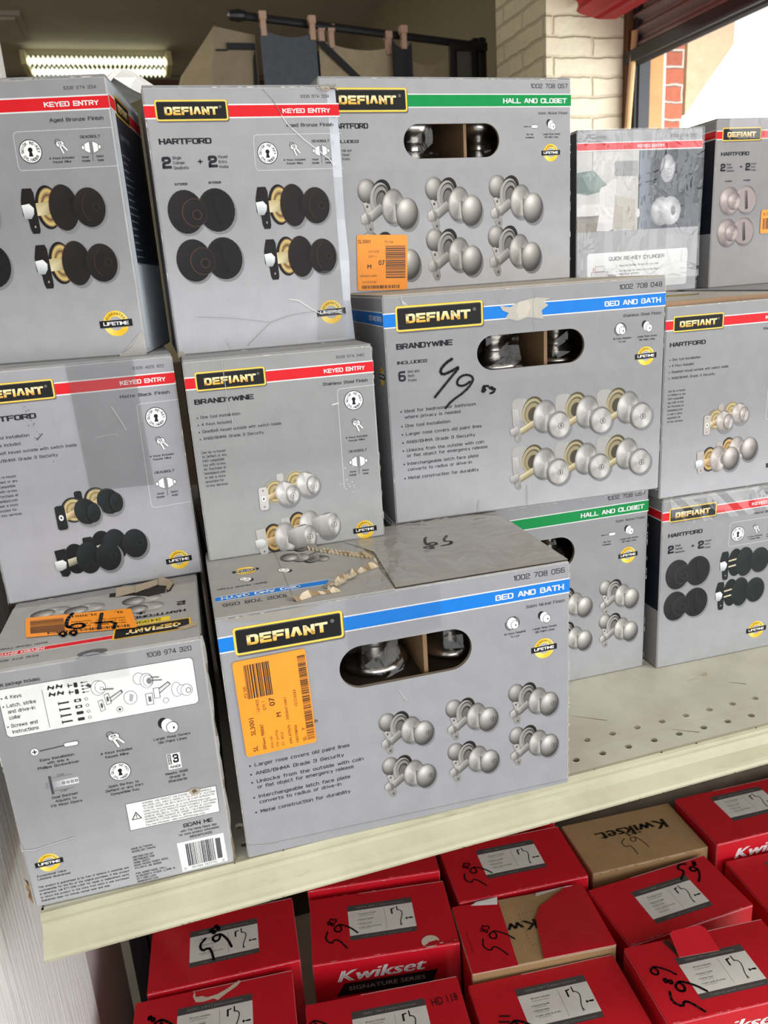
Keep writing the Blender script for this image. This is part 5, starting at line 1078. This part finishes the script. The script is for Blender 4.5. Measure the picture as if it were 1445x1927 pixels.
# --- B3: the price-marked carton
h, w, d = .2465, .3257, .335
root, mb, F = carton('doorknob_carton', 'grey carton with blue stripe and a large handwritten black price, middle row', 'carton', 'grey doorknob cartons', (.2370, .7932, .2475), -3.42, w, h, d, hole=(101, 48, 227, 85), flapcol=(168, 160, 148))
W6 = 325.7
sixhead(F, BLU, 'BED AND BATH', '1002 708 048', 'Stainless Steel Finish', 69, 47, 'BRANDYWINE', 'priv')
for tx, y, b, ww in zip(SIXB, (121.5, 128, 137.5, 146.5, 155.5, 164.5, 170.5, 179.5, 186, 195.5), (1, 0, 1, 1, 1, 1, 0, 1, 0, 1), (81, 63, 51, 87, 79, 89, 93, 82, 74, 82)):
    F.text(tx, 17, y, 3.5, ww, INK, 3, .003)
    if b: F.disc(13.2, y - 1.4, .9, .9, INK, 3, n=8)
for r, cy in enumerate((154, 208.5)):
    for cx, k in ((300, 0), (249 - r, 0), (197 - r, 1)): tulipset(F, cx, cy, 1.0, k)
F.poly([(128, 18), (140, 20), (150, 15), (170, 12), (186, 14), (178, 17), (184, 21), (176, 26), (178, 35), (160, 32), (148, 35), (134, 31), (138, 26), (131, 23)], (182, 178, 168), 12); F.poly([(150, 16), (160, 14), (164, 22), (158, 31), (150, 33), (146, 24)], (196, 190, 178), 13)
blk = (16, 15, 17)
F.stroke([(72.5, 69), (65, 73), (58.5, 80), (61, 85), (70, 82.5), (79, 78.5)], 2.9, blk, 14, caps=True); F.stroke([(79, 80), (66, 93), (51.5, 108)], 2.6, blk, 14, caps=True)
F.stroke([(92, 95), (85, 99), (78, 98), (77, 93), (82, 88), (90, 87), (96, 91), (94, 97), (86, 105), (70, 114), (63, 121)], 2.4, blk, 14, caps=True)
scrawl(F, 106, 107, 2.3, 2, 1.9, '89', '0', 14) if False else [F.stroke(P, 2.2, blk, 14, caps=True) for P in ([(108, 101), (106, 104), (110, 105), (107, 108), (105, 106), (110, 101), (113, 102)], [(114, 104), (118, 103), (116, 106), (121, 105), (119, 109), (115, 110)])]
edges(F, 325, 246); crease(F, [(170, 2), (165, 18), (168, 47)], .35); crease(F, [(97, 244), (96, 236), (98, 228)], .6); crease(F, [(156, 218), (156, 243)], .35, (176, 177, 180))
for i in range(3): F.stroke([(20, 2 + i), (22 + i * 2, 10)], .7, (206, 206, 208), 15)
FL = Face(mb, (0, d, h), (0, -1, 0), (0, 0, -1), (-1, 0, 0)); D = d * 1000; FL.rect(2, 16.8, D - 2, 32.2, (225, 225, 226), 1); FL.rect(2, 18, D - 2, 31, BLU, 2); FL.letters('BED AND BATH', D - 8, 27, 5.5, 60, WHT, 3, 1.25, 'r'); badge(FL, D - 22, 85, 10)
finish(root); W6 = 330
# --- B4
h, w, d = .2335, .1857, .455
root, mb, F = carton('lock_carton', 'grey carton with satin knob prints and a kraft lid edge, middle row at far right', 'carton', 'grey lock cartons', (.5715, .7850, .2295), -1.9, w, h, d, flap=.005, flapcol=(168, 146, 118), flaps=False)
square_front(F, 'HARTFORD', '1008 974 320', 'Satin Nickel Finish', (180, 172, 168), (120, 112, 106), (190, 176, 140), nw=36 + 12); edges(F, 186, 228); finish(root)
fb = MB(); n = 16
for i in range(n):
    a, b = i / n, (i + 1) / n; f_ = lambda t: .004 + .006 * math.sin(t * 3.1) ** 2 + (.012 if t > .55 else 0) * (t - .55)
    fb.poly([(w * a, f_(a), h - .005), (w * b, f_(b), h - .005), (w * b, f_(b), h + .0), (w * a, f_(a), h + .0)], (150, 120, 92)); fb.poly([(w * a, f_(a), h), (w * b, f_(b), h), (w * b, .225, h), (w * a, .225, h)], (172, 168, 160))
    fb.poly([(w * a, f_(a), h), (w * b, f_(b), h), (w * b, f_(b) + .012, h + .0003), (w * a, f_(a) + .010, h + .0003)], (176, 152, 122))
fb.poly([(0, .01, h - .005), (0, .225, h - .005), (0, .225, h), (0, .01, h)][::-1], (150, 120, 92))
T = Face(fb, (0, 0, h), (1, 0, 0), (0, 1, 0), (0, 0, 1)); T.poly([(40, 150), (60, 150), (130, 120), (110, 112)], (226, 200, 50), 10); T.poly([(62, 148), (132, 121), (140, 135), (80, 160)], (40, 38, 38), 11); T.poly([(44, 165), (58, 165), (58, 178), (44, 178)], RED, 10)
fb.make('top_flap', CARD, root); fb = MB(); fb.box((.001, .228, h - .005), (w - .001, d - .001, h), (156, 154, 150)); fb.make('rear_flap', CARD, root)

# --- A1: top left
h, w, d = .2455, .1862, .155
root, mb, F = carton('lock_carton', 'grey carton with dark bronze knob prints turned askew, leftmost of the top row', 'carton', 'grey lock cartons', (-.1842, .8413, .4550), -10.25, w, h, d, ((148, 149, 152), GREY, GREY, (168, 176, 184), GREY))
def bronze_front(F):
    band(F, W4, False, RED, 'KEYED ENTRY', '1008 974 334', 'Aged Bronze Finish', 47.5, 47); logo(F, False); twoplus(F); features(F, 0, 0)
    for dx, dy in ((0, 0), (2, 45)): boltpair(F, 26 + dx, 109 + dy, (24, 22, 23), (122, 74, 52)); 
    for dx, dy in ((0, 0), (3, 49)): keyedset(F, 154.5 + dx, 108 + dy, BRONZE, (120, 70, 50))
    badge(F, 161.5, 213, 12)
bronze_front(F); edges(F, 186, 245, 1.2); F.poly([(160, 244), (184, 222), (185.5, 230), (185.5, 245)], (178, 176, 172), 15); crease(F, [(160, 243), (172, 236), (184, 222)], .7)
FR = darkside(mb, w, h, d, 'r', 160, True); FR.rect(1.7, 28, 20, 240, (190, 198, 206), 4); FR.rrect(26, 11, 92, 29, 2, (200, 160, 50), 5); FR.rrect(28, 13, 90, 27, 2, (24, 24, 25), 6); FR.letters('DEFI^NT', 36, 24, 7, 46, L=7, bold=1.7, gap=2.3, gold=(200, 150, 50))
FR.letters('HARTFORD', 30, 49, 5, 44, (120, 122, 128), 5, 1.2)
for i in range(16): FR.rect(24, 62 + i * 6.5, 24 + random.uniform(18, 44), 63.6 + i * 6.5, (96, 100, 108), 5)
finish(root)
mb2 = MB(); random.seed(5); V = [[(.150 + .0095 * i + .006 * j + random.uniform(-.003, .003), .10 + .013 * j + random.uniform(-.004, .004), h + .0006 + (.030 * math.sin(i * .63) ** .8 * (.5 + .5 * math.sin(j * .9)) if 0 < i < 5 else 0) + random.uniform(0, .007)) for j in range(5)] for i in range(6)]
for i in range(5):
    for j in range(4): mb2.poly([V[i][j], V[i + 1][j], V[i + 1][j + 1]]); mb2.poly([V[i][j], V[i + 1][j + 1], V[i][j + 1]])
PBAG = paint('milky_plastic', (226, 228, 226), .3)
mb2.make('plastic_wrap', PBAG, root)
# --- A2: top row, second
h, w, d = .2459, .1862, .19
root, mb, F = carton('lock_carton', 'grey carton with four dark bronze lock prints and a crushed right corner, facing front', 'carton', 'grey lock cartons', (.0285, .8252, .4491), -.33, w, h, d, ((160, 160, 164),) + (GREY,) * 4, chamfer_right=9.5)
bronze_front(F); edges(F, 178, 245, 1.3)
crease(F, [(112, 2), (121, 12), (128, 25)], .4, (120, 120, 123)); crease(F, [(128, 25), (133, 33), (148, 47), (172, 65), (177, 72)], .8, (222, 222, 224)); crease(F, [(24, 207), (60, 211), (96, 218), (120, 212), (150, 210), (176, 216)], .6, (190, 190, 193)); crease(F, [(49, 231), (54, 243)], .6); crease(F, [(70, 239), (96, 218)], .5); crease(F, [(118, 197), (128, 199), (140, 208), (150, 214), (172, 212)], .9, (220, 220, 220))
F.poly([(168, 0), (177, 0), (177, 5), (172, 3)], (172, 160, 140), 16); F.poly([(0, 241), (5, 240), (9, 246), (0, 246)], (170, 160, 144), 16)
finish(root)
patch(root, 'packing_tape', film('greyed_tape', .01, .3, .002, 25, (.86, .86, .86, 1)), [(.143, -.0003, .004), (.1755, -.0003, .004), (.1755, -.0003, h - .173), (.153, -.0003, h - .173)], .0016)
mb2 = MB(); z0 = h
for i in range(6): a = .165 + i * .0035; mb2.poly([(a, -.0012, z0 - .003), (a + .0035, -.0016, z0 - .004 - (i % 2) * .002), (a + .0035, .006, z0 + .0012 + (i % 2) * .0012), (a, .006, z0 + .001)], random.choice([(168, 152, 128), (190, 184, 174), (120, 108, 92)]))
mb2.make('torn_corner', KRAFT, root)
# --- A3: top row with green stripe
h, w, d = .2448, .3324, .16
root, mb, F = carton('doorknob_carton', 'grey carton with green stripe at the top of its stack, half hidden orange tag', 'carton', 'grey doorknob cartons', (.2320, .9808, .4940), 1.08, w, h, d, ((162, 163, 166),) + (GREY,) * 4, hole=(102, 50, 230, 89))
W6 = 332.4
sixhead(F, GRN, 'HALL AND CLOSET', '1002 708 057', 'Satin Nickel Finish', 90, 42, 'HARTFORD', 'hall')
for r, cy in enumerate((151.5, 212)):
    for cx in (101, 189 - r * 2, 276 - r * 3): eggset(F, cx, cy, .98, False, (190, 187, 182))
edges(F, 332, 244, 1.2); finish(root); W6 = 330
sticker(root, 'price_sticker', (.034, -.0003, h - .175), (1, 0, -.045), (-.06, 0, -1), (0, -1, 0), 66, 66, sticker_up)
# --- A4: film-wrapped carton with the bedroom picture
h, w, d = .2270, .2036, .16
root, mb, F = carton('lock_carton', 'film-wrapped grey carton showing a bedroom door picture, top row right of the green-striped one', 'carton', 'grey lock cartons', (.6152, 1.0591, .4630), -1.52, w, h, d, ((160, 160, 164), GREY, (44, 46, 56), GREY, GREY))
W = 203.6
F.rect(0, 14.8, W, 26.2, (228, 228, 228), 1); F.rect(0, 16, W, 25, RED, 2); F.letters('KEYED ENTRY', 140, 23, 4.1, 44, WHT, 3, 1.2, 'r'); F.text('1008 974 320', 193, 11, 4.6, 45, (90, 90, 94), 3, .004, 'r')
F.rect(0, 27, 100, 134, (188, 187, 183), 2); F.rect(99, 27, W - 1, 134, (46, 50, 60), 2); F.rect(0, 96, 62, 116, (206, 205, 202), 3); F.rect(0, 112, 60, 134, (128, 120, 108), 3); F.hgrad(99, 27, 125, 134, (120, 130, 146), (60, 64, 74), 3)
F.rect(24, 28, 25, 60, (120, 118, 114), 3); F.rect(25, 28, 70, 60, (196, 195, 192), 3)
F.poly([(0, 54), (26, 51), (48, 71), (38, 75), (36, 80), (17, 84), (0, 81)], (92, 112, 108), 4); F.poly([(8, 58), (26, 51), (48, 71), (38, 75), (34, 79), (20, 78)], (120, 140, 134), 5)
F.poly([(37, 74), (62, 62), (60, 130), (52, 134), (32, 133), (36, 110)], (208, 206, 204), 5); F.poly([(62, 86), (94, 92), (95, 134), (76, 131), (66, 134), (58, 128)], (176, 168, 158), 6)
F.rrect(60, 40, 98, 60, 2, (140, 140, 142), 4); F.rect(99, 27, 100.5, 134, (30, 32, 40), 6); F.disc(99, 111, 3.5, 6, (210, 210, 212), 8); F.rrect(100, 98, 105, 130, 2, (120, 122, 128), 7)
F.disc(146, 52, 11.5, 19, (150, 150, 156), 5); F.disc(149, 51, 10, 14.5, brushed((186, 186, 190), .1), 6, rings=2); F.ring(149, 56, 3.4, 4, (90, 90, 96), 7, 18)
F.disc(138, 110, 17, 20, brushed((176, 176, 180), .12), 5, rings=2); F.disc(153, 110, 18, 20, brushed((198, 198, 202), .12), 6, rings=2); F.disc(158, 110, 4, 7, (120, 120, 126), 7)
F.rrect(17, 163, 186.5, 217, 5, (150, 150, 154), 2); F.rrect(17.6, 163.6, 186, 216.5, 4.6, (232, 233, 234), 3); F.text('QUICK RE-KEY CYLINDER', 53, 175.5, 5.4, 93, INK, 5, .008)
for y, tx, b in ((184.5, 'Requires Defiant re-key kit and pins', 1), (192, 'Pro-focused for faster re-keying than', 1), (196.5, 'traditional cylinders', 0)):
    F.text(tx, 70, y, 2.9, 66 if b else 34, INK, 5)
    if b: F.disc(66, y - 1, .8, .8, INK, 5, n=8)
F.rrect(24, 190, 52, 206, 1.5, (110, 110, 114), 5); F.rrect(24.6, 190.6, 51.4, 205.4, 1.2, (210, 210, 212), 6); F.rrect(30, 182, 46, 190, 1, (90, 90, 94), 5); F.rrect(30.6, 182.6, 45.4, 189.4, .8, (226, 226, 226), 6); F.rect(27, 184, 28.4, 190, RED, 5); F.quad(58, 197, 14, 4, 6, (150, 150, 154), 5)
edges(F, W, 226, 1.3); finish(root)
mb2 = MB(); nx, nz = 14, 10; random.seed(3)
G2 = [[(-.001 + (w + .002) * i / nx, -.0016 - .002 * abs(math.sin(i * 1.25 + .4 * j)), .02 + (h - .019) * j / nz) for j in range(nz + 1)] for i in range(nx + 1)]
for i in range(nx):
    for j in range(nz): mb2.poly([G2[i][j], G2[i + 1][j], G2[i + 1][j + 1], G2[i][j + 1]])
mb2.make('clear_film', GLAZE, root, smooth=True)
# --- A5: last of the top row
h, w, d = .2372, .1862, .16
root, mb, F = carton('lock_carton', 'grey carton with dark navy side and satin deadbolt prints, top row at far right', 'carton', 'grey lock cartons', (.8367, 1.0474, .4630), -1.36, w, h, d, ((150, 148, 150),) + (GREY,) * 4)
band(F, W4, False, RED, 'KEYED ENTRY', '1008 974 320', 'Satin Nickel Finish', 48, 46)
logo(F, False); twoplus(F)
for dx, dy in ((0, 0), (-1, 45)): boltpair(F, 28 + dx, 111 + dy, (172, 160, 158), (120, 108, 104), True)
edges(F, 186, 237); darkside(mb, w, h, d, 'l', 158); finish(root)
sticker(root, 'price_sticker', (.086, -.0003, h - .128), (1, 0, 0), (0, 0, -1), (0, -1, 0), 60, 34, lambda F, a, b: (F.text('SL3001', 3, 8, 4, 18, SK, 22, .01), barcode(F, 4, 12, 50, 28, 22, SK)))
patch(root, 'packing_tape', GLAZE, [(.02, -.0003, h - .028), (w - .002, -.0003, h - .028), (w - .002, -.0003, h - .001), (.02, -.0003, h - .001)], .0014)

# --- knobs in poly bags glimpsed through the hand holes
def bagged(parent_pos, yaw, lx, lz, tilt, label, ly=.055, k=1.0):
    o = bpy.data.objects.new('bagged_doorknob', None); COL.objects.link(o); a = R(yaw)
    o.location = (parent_pos[0] + lx * math.cos(a) - ly * math.sin(a), parent_pos[1] + lx * math.sin(a) + ly * math.cos(a), SH + parent_pos[2] + lz)
    o.rotation_euler = (0, 0, a); tag(o, label, 'doorknob', 'bagged doorknobs inside the cartons')
    M = Matrix.Rotation(R(tilt), 4, 'Y') @ Matrix.Scale(k, 4)
    mb = MB(); mb.lathe([(0, 0), (.033, 0), (.034, .003), (.031, .008), (.020, .014), (.013, .020)], 32, M=M); mb.make('rose', NICKEL, o, smooth=True)
    mb = MB(); mb.lathe([(.012, .019), (.012, .028), (.017, .032), (.025, .040), (.0275, .048), (.025, .057), (.016, .063), (0, .065)], 32, M=M); mb.make('knob', NICKEL, o, smooth=True)
    mb = MB(); random.seed(int(lx * 1e4)); n = 12; rr = []
    for j in range(7):
        z = .002 + .072 * j / 6; rr.append([((.041 - .010 * j / 6 + random.uniform(-.004, .004)) * math.cos(2 * math.pi * i / n), (.041 - .010 * j / 6 + random.uniform(-.004, .003)) * math.sin(2 * math.pi * i / n), z + random.uniform(-.001, .003)) for i in range(n)])
    for j in range(6):
        for i in range(n): A, B, C_, D_ = rr[j][i], rr[j][(i + 1) % n], rr[j + 1][(i + 1) % n], rr[j + 1][i]; mb.poly([M @ Vector(v) for v in (A, B, C_)]); mb.poly([M @ Vector(v) for v in (A, C_, D_)])
    mb.make('poly_bag', BAGF, o, smooth=True); return o
def floor_z(h, hy1): return h - (hy1 + 6) / 1000 + .0004
bagged((.0215, .6237, 0), -1.71, .147, floor_z(.2461, 90), 0, 'bagged nickel doorknob in the left half of the front carton hand hole')
bagged((.0215, .6237, 0), -1.71, .228, floor_z(.2461, 90), 0, 'bagged nickel doorknob in the right half of the front carton hand hole', .06)
bagged((.2370, .7932, .2475), -3.42, .140, floor_z(.2465, 85), 0, 'bagged steel doorknob in the left half of the price-marked carton hand hole')
bagged((.2370, .7932, .2475), -3.42, .222, floor_z(.2465, 85), 0, 'bagged steel doorknob in the right half of the price-marked carton hand hole', .065)
bagged((.2320, .9808, .4940), 1.08, .135, floor_z(.2448, 89), 0, 'bagged doorknob in the left half of the top green-striped carton hand hole', .06)
bagged((.2320, .9808, .4940), 1.08, .228, floor_z(.2448, 89), 0, 'bagged doorknob in the right half of the top green-striped carton hand hole', .06)
bagged((.2333, .8000, 0), -1.07, .225, floor_z(.2475, 90), 0, 'bagged doorknob in the hand hole of the lower green-striped carton', .06)

# ================================================================== red handle cartons on the base deck
REDB = (196, 20, 36)
def label_art(F, x, y, w=99.5, h=66, L=3, extra=False):
    F.euro = False
    dk = (74, 72, 72); F.rect(x, y, x + w, y + h, dk, L); F.rect(x, y + 11, x + w, y + h - 8.5, (222, 219, 214), L + 1)
    F.text('HANDLE ONLY', x + 13, y + 7.2, 3.4, 30, (226, 226, 224), L + 1, .012); F.rect(x + 45.5, y + 3, x + 45.8, y + 8.5, (200, 200, 200), L + 1); F.text('Jaladera Unicamente', x + 48, y + 7, 3, 38, (150, 148, 146), L + 1)
    F.text('All parts included:' if not extra else 'This package includes:', x + 16, y + 20, 2.8, 27, (40, 38, 38), L + 2, .012); F.text('Componentes incluidos:', x + 16, y + 23.6, 2, 24, (90, 88, 86), L + 2)
    for i, tx in enumerate(('Exterior handle', 'Interior lever', 'Latch, strike & screws')):
        yy = y + 31 + i * (7.5 if not extra else 6.4); F.disc(x + 14, yy - 1, .7, .7, (40, 38, 38), L + 2, n=8); F.text(tx, x + 16, yy, 2.7, (22, 19, 32)[i], (40, 38, 38), L + 2, .012); F.rect(x + 16, yy + 1.5, x + 34, yy + 2.1, (150, 148, 146), L + 2)
    if extra: F.text('Instructions', x + 16, y + 50.5, 2.7, 17, (40, 38, 38), L + 2, .012)
    F.text('Deadbolt sold separately', x + 16, y + h - 2.6, 2.6, 36, (222, 220, 216), L + 2, .01); F.text('El cerrojo se vende por separado', x + 55, y + h - 2.6, 2.3, 36, (140, 138, 136), L + 2)
    F.rect(x + 55.5, y + 14, x + 55.9, y + h - 12, (90, 88, 86), L + 2)
    k = (18, 18, 20); F.stroke([(x + 66.5, y + 18), (x + 66.5, y + 27)], 2.6, k, L + 2, caps=True); F.stroke([(x + 66, y + 18.5), (x + 71.5, y + 17)], 2, k, L + 2); F.stroke([(x + 75, y + 14.5), (x + 75.5, y + 22)], 1.9, k, L + 2, caps=True)
    F.stroke([(x + 75.5, y + 21.5), (x + 80, y + 23), (x + 82, y + 27), (x + 81, y + 33), (x + 78.5, y + 40), (x + 77, y + 46), (x + 78.5, y + 51)], 1.5, k, L + 2, caps=True); F.stroke([(x + 77, y + 47), (x + 76.2, y + 52)], .9, k, L + 2)
    F.stroke([(x + 86, y + 40), (x + 96, y + 40)], 1.6, k, L + 2, caps=True); F.disc(x + 87, y + 40, 1.1, 2.4, k, L + 2, n=10); F.rect(x + 91, y + 38.7, x + 96.5, y + 41.3, k, L + 2)
RZ = -.72
def redbox(label, x, y, z, yaw, w, d, la=58, lb=30, art=None, lab=True, extra=False, price=None, name='handleset_carton', col=REDB, flaps=True):
    h = z - RZ
    root, mb, F = carton(name, label, 'carton', 'red handle cartons', (x, y, RZ), yaw, w, h, d, (col,) * 5, mat_=REDCARD, flaps=False, flap=.0016, grad=False)
    W, D = w * 1000, d * 1000
    # front print
    F.poly([(W * .14, 62), (W * .80, 62), (W * .84, 40), (W * .20, 40)], (28, 26, 28), 2); F.euro = False; F.text('Kwikset', W * .46, 36, 19, 128, (238, 236, 236), 3, .03, 'c', shear=.28); F.text('SIGNATURE SERIES', W * .49, 54, 7, 112, (170, 166, 166), 3, 0, 'c')
    F.wear(3, .4, W - 3, .4, .9, (226, 216, 214), 6, .45); finish(root, REDCARD)
    fb = MB(); cx = w * .36
    fb.box((.0008, .0008, h - .0016), (w - .0008, d - .0008, h), col); fb.poly([(cx, d - .001, h + .0001), (w - .001, d - .001, h + .0001), (w - .001, d - .0016, h + .0001), (cx, d - .0016, h + .0001)], (226, 220, 216))
    T = Face(fb, (0, d, h), (1, 0, 0), (0, -1, 0), (0, 0, 1))
    if lab: label_art(T, la, D - lb - 66, extra=extra)
    if price: scrawl(T, *price)
    if art: art(T, W, D)
    T.wear(2, D - .8, W - 2, D - .8, .8, (228, 210, 208), 14, .35)
    fb.make('lid', REDCARD, root); return root
redbox('red carton with scrawled price over its label, beside the white board, back row', -.129, .912, -.411, -4.8, .2129, .1205, 57, 28, price=(84, 86, 3.0, -40, 2.4, '88', '5', 14))
def tornstrip(T, W, D):
    T.poly([(80, 2), (82, 12), (90, 12), (98, 16), (112, 14), (126, 8), (140, -.5), (144, 1), (138, 8), (122, 17), (112, 24), (106, 20), (92, 22), (82, 20), (78, 10)], (206, 190, 172), 13)
redbox('red carton with torn paper strip above its label, front row at left', -.157, .787, -.415, -5.9, .2150, .1205, 58.7, 30, tornstrip, price=(34, 80, 2.9, -58, 2.2, '8', '5', 14))
def notch(T, W, D):
    T.disc(172, D - 9, 13, 11, (214, 200, 184), 12); T.poly([(160, D - 1), (170, D - 8), (182, D - 10), (190, D - 3), (196, D - 5), (W - 1, D - 6), (W - 1, D - .8)], (176, 22, 34), 13); T.wear(184, D - 4, W - 1, D - 5, 2, (226, 210, 200), 14, .9); T.poly([(W * .36, .5), (W * .36 + 5, 6), (W * .36, 1.5)][::-1], (150, 14, 26), 12)
r3 = redbox('red carton with large white lettering on its front face, torn thumb notch', .0975, .881, -.414, -9.7, .2136, .1225, 57.6, 32.4, notch, price=(44, 104, 3.0, -62, 1.7, '83', '5', 14))
def hd118(T, W, D): T.euro = False; T.text('HD 118', 168, 40, 12, 36, (24, 16, 20), 12, .0, rot=-4)
redbox('red carton marked HD 118 in pen, front row at bottom centre', .0600, .7090, -.421, -7.6, .2109, .1205, 60, 30, hd118, price=(34, 96, 2.9, -66, 1.9, '89', '5', 14))
redbox('red carton half under the shelf lip left of the plain brown carton', .3356, .9150, -.415, -5.6, .2130, .1205, 58, 35, price=(44, 100, 2.9, -62, 1.6, '83', '5', 14))
# plain brown one
h = -.425 - RZ; w, d = .2080, .118
root, mb, F = carton('handleset_carton', 'plain brown cardboard carton with upside-down black lettering among the red ones', 'carton', 'red handle cartons', (.5615, .904, RZ), -3.9, w, h, d, ((150, 120, 82),) * 5, mat_=KRAFT, flaps=False, flap=.0016, grad=False)
F.wear(2, .5, 206, .5, 1.5, (120, 92, 62), 3, .7); finish(root, KRAFT)
fb = MB(); fb.box((.0008, .0008, h - .0016), (w - .0008, d - .0008, h), (168, 138, 98)); T = Face(fb, (w, 0, h), (-1, 0, 0), (0, 1, 0), (0, 0, 1)); T.euro = False
T.text('Kwikset.', 34, 84, 22, 128, (44, 36, 28), 3, .035); T2 = Face(fb, (0, d, h), (1, 0, 0), (0, -1, 0), (0, 0, 1)); scrawl(T2, 84, 96, 2.7, -28, 1.0, '83', '5', 6, (50, 42, 36)); fb.make('lid', KRAFT, root)
redbox('red carton under the shelf lip right of the plain brown carton', .7760, .8780, -.413, -3.4, .2150, .1210, 60.6, 40)
def price8(T, W, D): scrawl(T, 116, 18, 2.6, 12, 2.4, '88', '5', 14)
redbox('red carton with its price scrawled upside down above the label', .5395, .7690, -.431, .2, .2150, .1134, 59.5, 20.2, None, True, True, (146, 26, 2.6, 24, 2.2, '8', '5', 14))
redbox('red carton with only its left part in view at the right edge', .7740, .7500, -.443, -5.8, .2150, .1200, 58.3, 36)
# opened one: brown inner box between two red flaps
x, y, z, yaw, w, d = .3053, .7935, -.418, -7.4, .2120, .1200; h = z - RZ
root, mb, F = carton('handleset_carton', 'opened red carton with brown inner box showing between two red flaps', 'carton', 'red handle cartons', (x, y, RZ), yaw, w, h, d, ((160, 130, 92), (168, 138, 98), REDB, REDB, REDB), mat_=KRAFT, flaps=False, flap=.002, grad=False); finish(root, KRAFT)
fb = MB(); fb.box((.0008, .0008, h - .002), (w - .0008, d - .0008, h - .0006), (170, 140, 100)); T = Face(fb, (0, d, h - .0006), (1, 0, 0), (0, -1, 0), (0, 0, 1)); T2 = Face(fb, (w, 0, h - .0006), (-1, 0, 0), (0, 1, 0), (0, 0, 1)); T2.euro = False; T2.text('Kwikset', 96, 72, 18, 110, (52, 44, 36), 3, .03)
for a in range(9): T.rect(96 + a * 5.4, 34, 96 + a * 5.4 + 3, 34.7, (70, 56, 40), 3); T.rect(96 + a * 5.4, 92, 96 + a * 5.4 + 3, 92.7, (70, 56, 40), 3); T.rect(95, 36 + a * 6.2, 95.7, 39 + a * 6.2, (70, 56, 40), 3)
fb.make('inner_lid', KRAFT, root)
def flp(name, P, zz, fn=None):
    fb = MB(); top = [(a / 1000, b / 1000, zz) for a, b in P]; bot = [(a, b, c - .0012) for a, b, c in top]; fb.poly(top, REDB); fb.poly(bot[::-1], (214, 206, 198))
    for i in range(len(P)): j = (i + 1) % len(P); fb.poly([bot[i], bot[j], top[j], top[i]], (206, 150, 146))
    if fn: fn(Face(fb, (0, d, zz), (1, 0, 0), (0, -1, 0), (0, 0, 1)))
    fb.make(name, REDCARD, root)
flp('side_flap', [(0, -2), (66, -2), (74, 119), (2, 120)], h + .0012, lambda T: (scrawl(T, 50, 104, 3.0, -62, 1.6, '83', '5', 4), T.text('11613487190', 12, 90, 2.6, 40, (120, 20, 30), 3, 0, rot=-90)))
flp('side_flap', [(104, 0), (212, 0), (211, 120), (186, 120), (132, 92), (118, 72)], h + .0012)
fb = MB(); fb.poly([(.132, d - .010, h + .002), (.186, d - .001, h + .002), (.20, d - .001, h + .001), (.135, d - .002, h + .001)], (232, 230, 228)); fb.make('white_tab', REDCARD, root); fb = MB(); fb.poly([(.03, d - .004, h + .0014), (.07, d - .012, h + .0026), (.074, d + .001, h + .004), (.04, d + .001, h + .002)], (232, 230, 228)); fb.make('white_tab', REDCARD, root)
mb2 = MB()
for i in range(8):
    for j in range(5):
        pp = lambda i, j: (.10 + .0136 * i, .004 + .022 * j, h + .0034 + .0012 * math.sin(i * 1.3 + j * 1.1))
        mb2.poly([pp(i, j), pp(i + 1, j), pp(i + 1, j + 1), pp(i, j + 1)])
mb2.make('clear_film', WRAP, root, smooth=True)
redbox('red carton with a price mark left of its label, bottom row right of centre', .2830, .6700, -.430, -6.2, .2140, .1190, 60, 31, price=(46, 112, 3.0, -64, 2.0, '11', '9', 14))
r12 = redbox('red carton with a lifted tab above its label, front row at lower right', .5069, .6358, -.416, -6.4, .2150, .1215, 59.2, 22.6, price=(46, 117, 3.2, -62, 2.2, '89', '5', 14))
fb = MB(); hh = -.416 - RZ; Q = [(.066, .088), (.070, .120), (.075, .124), (.118, .124), (.124, .118), (.126, .086)]
fb.poly([(a, b, hh + .0006 + (b - .086) * .24) for a, b in Q][::-1], (206, 26, 42)); fb.poly([(a, b, hh + .0001 + (b - .086) * .22) for a, b in Q], (206, 196, 184)); fb.poly([(.058, .118, hh + .0003), (.066, .088, hh + .0004), (.072, .088, hh + .0004), (.066, .1205, hh + .0003)], (60, 44, 38)); fb.make('lifted_tab', REDCARD, r12)
redbox('red carton pushed to the back behind the one with white lettering', .118, 1.012, -.405, -9.0, .2130, .1205, lab=False)
redbox('red carton pushed far back behind the one left of the plain brown carton', .350, 1.045, -.410, -4.0, .2130, .1205, lab=False)
DEB = paint('dusty_crumb', (150, 140, 120), .9)
t = empty('debris_crumb', (.618, .742, SH)); tag(t, 'small beige crumb of debris on the bare shelf at right', 'debris')
mb = MB(); mb.mesh([(-.004, 0, 0), (.004, -.001, 0), (.002, .004, 0), (-.002, .001, .004), (.003, .001, .0045)], [(0, 1, 4, 3), (1, 2, 4), (2, 0, 3), (2, 3, 4), (0, 2, 1)], (150, 140, 120)); mb.make('crumb', DEB, t)
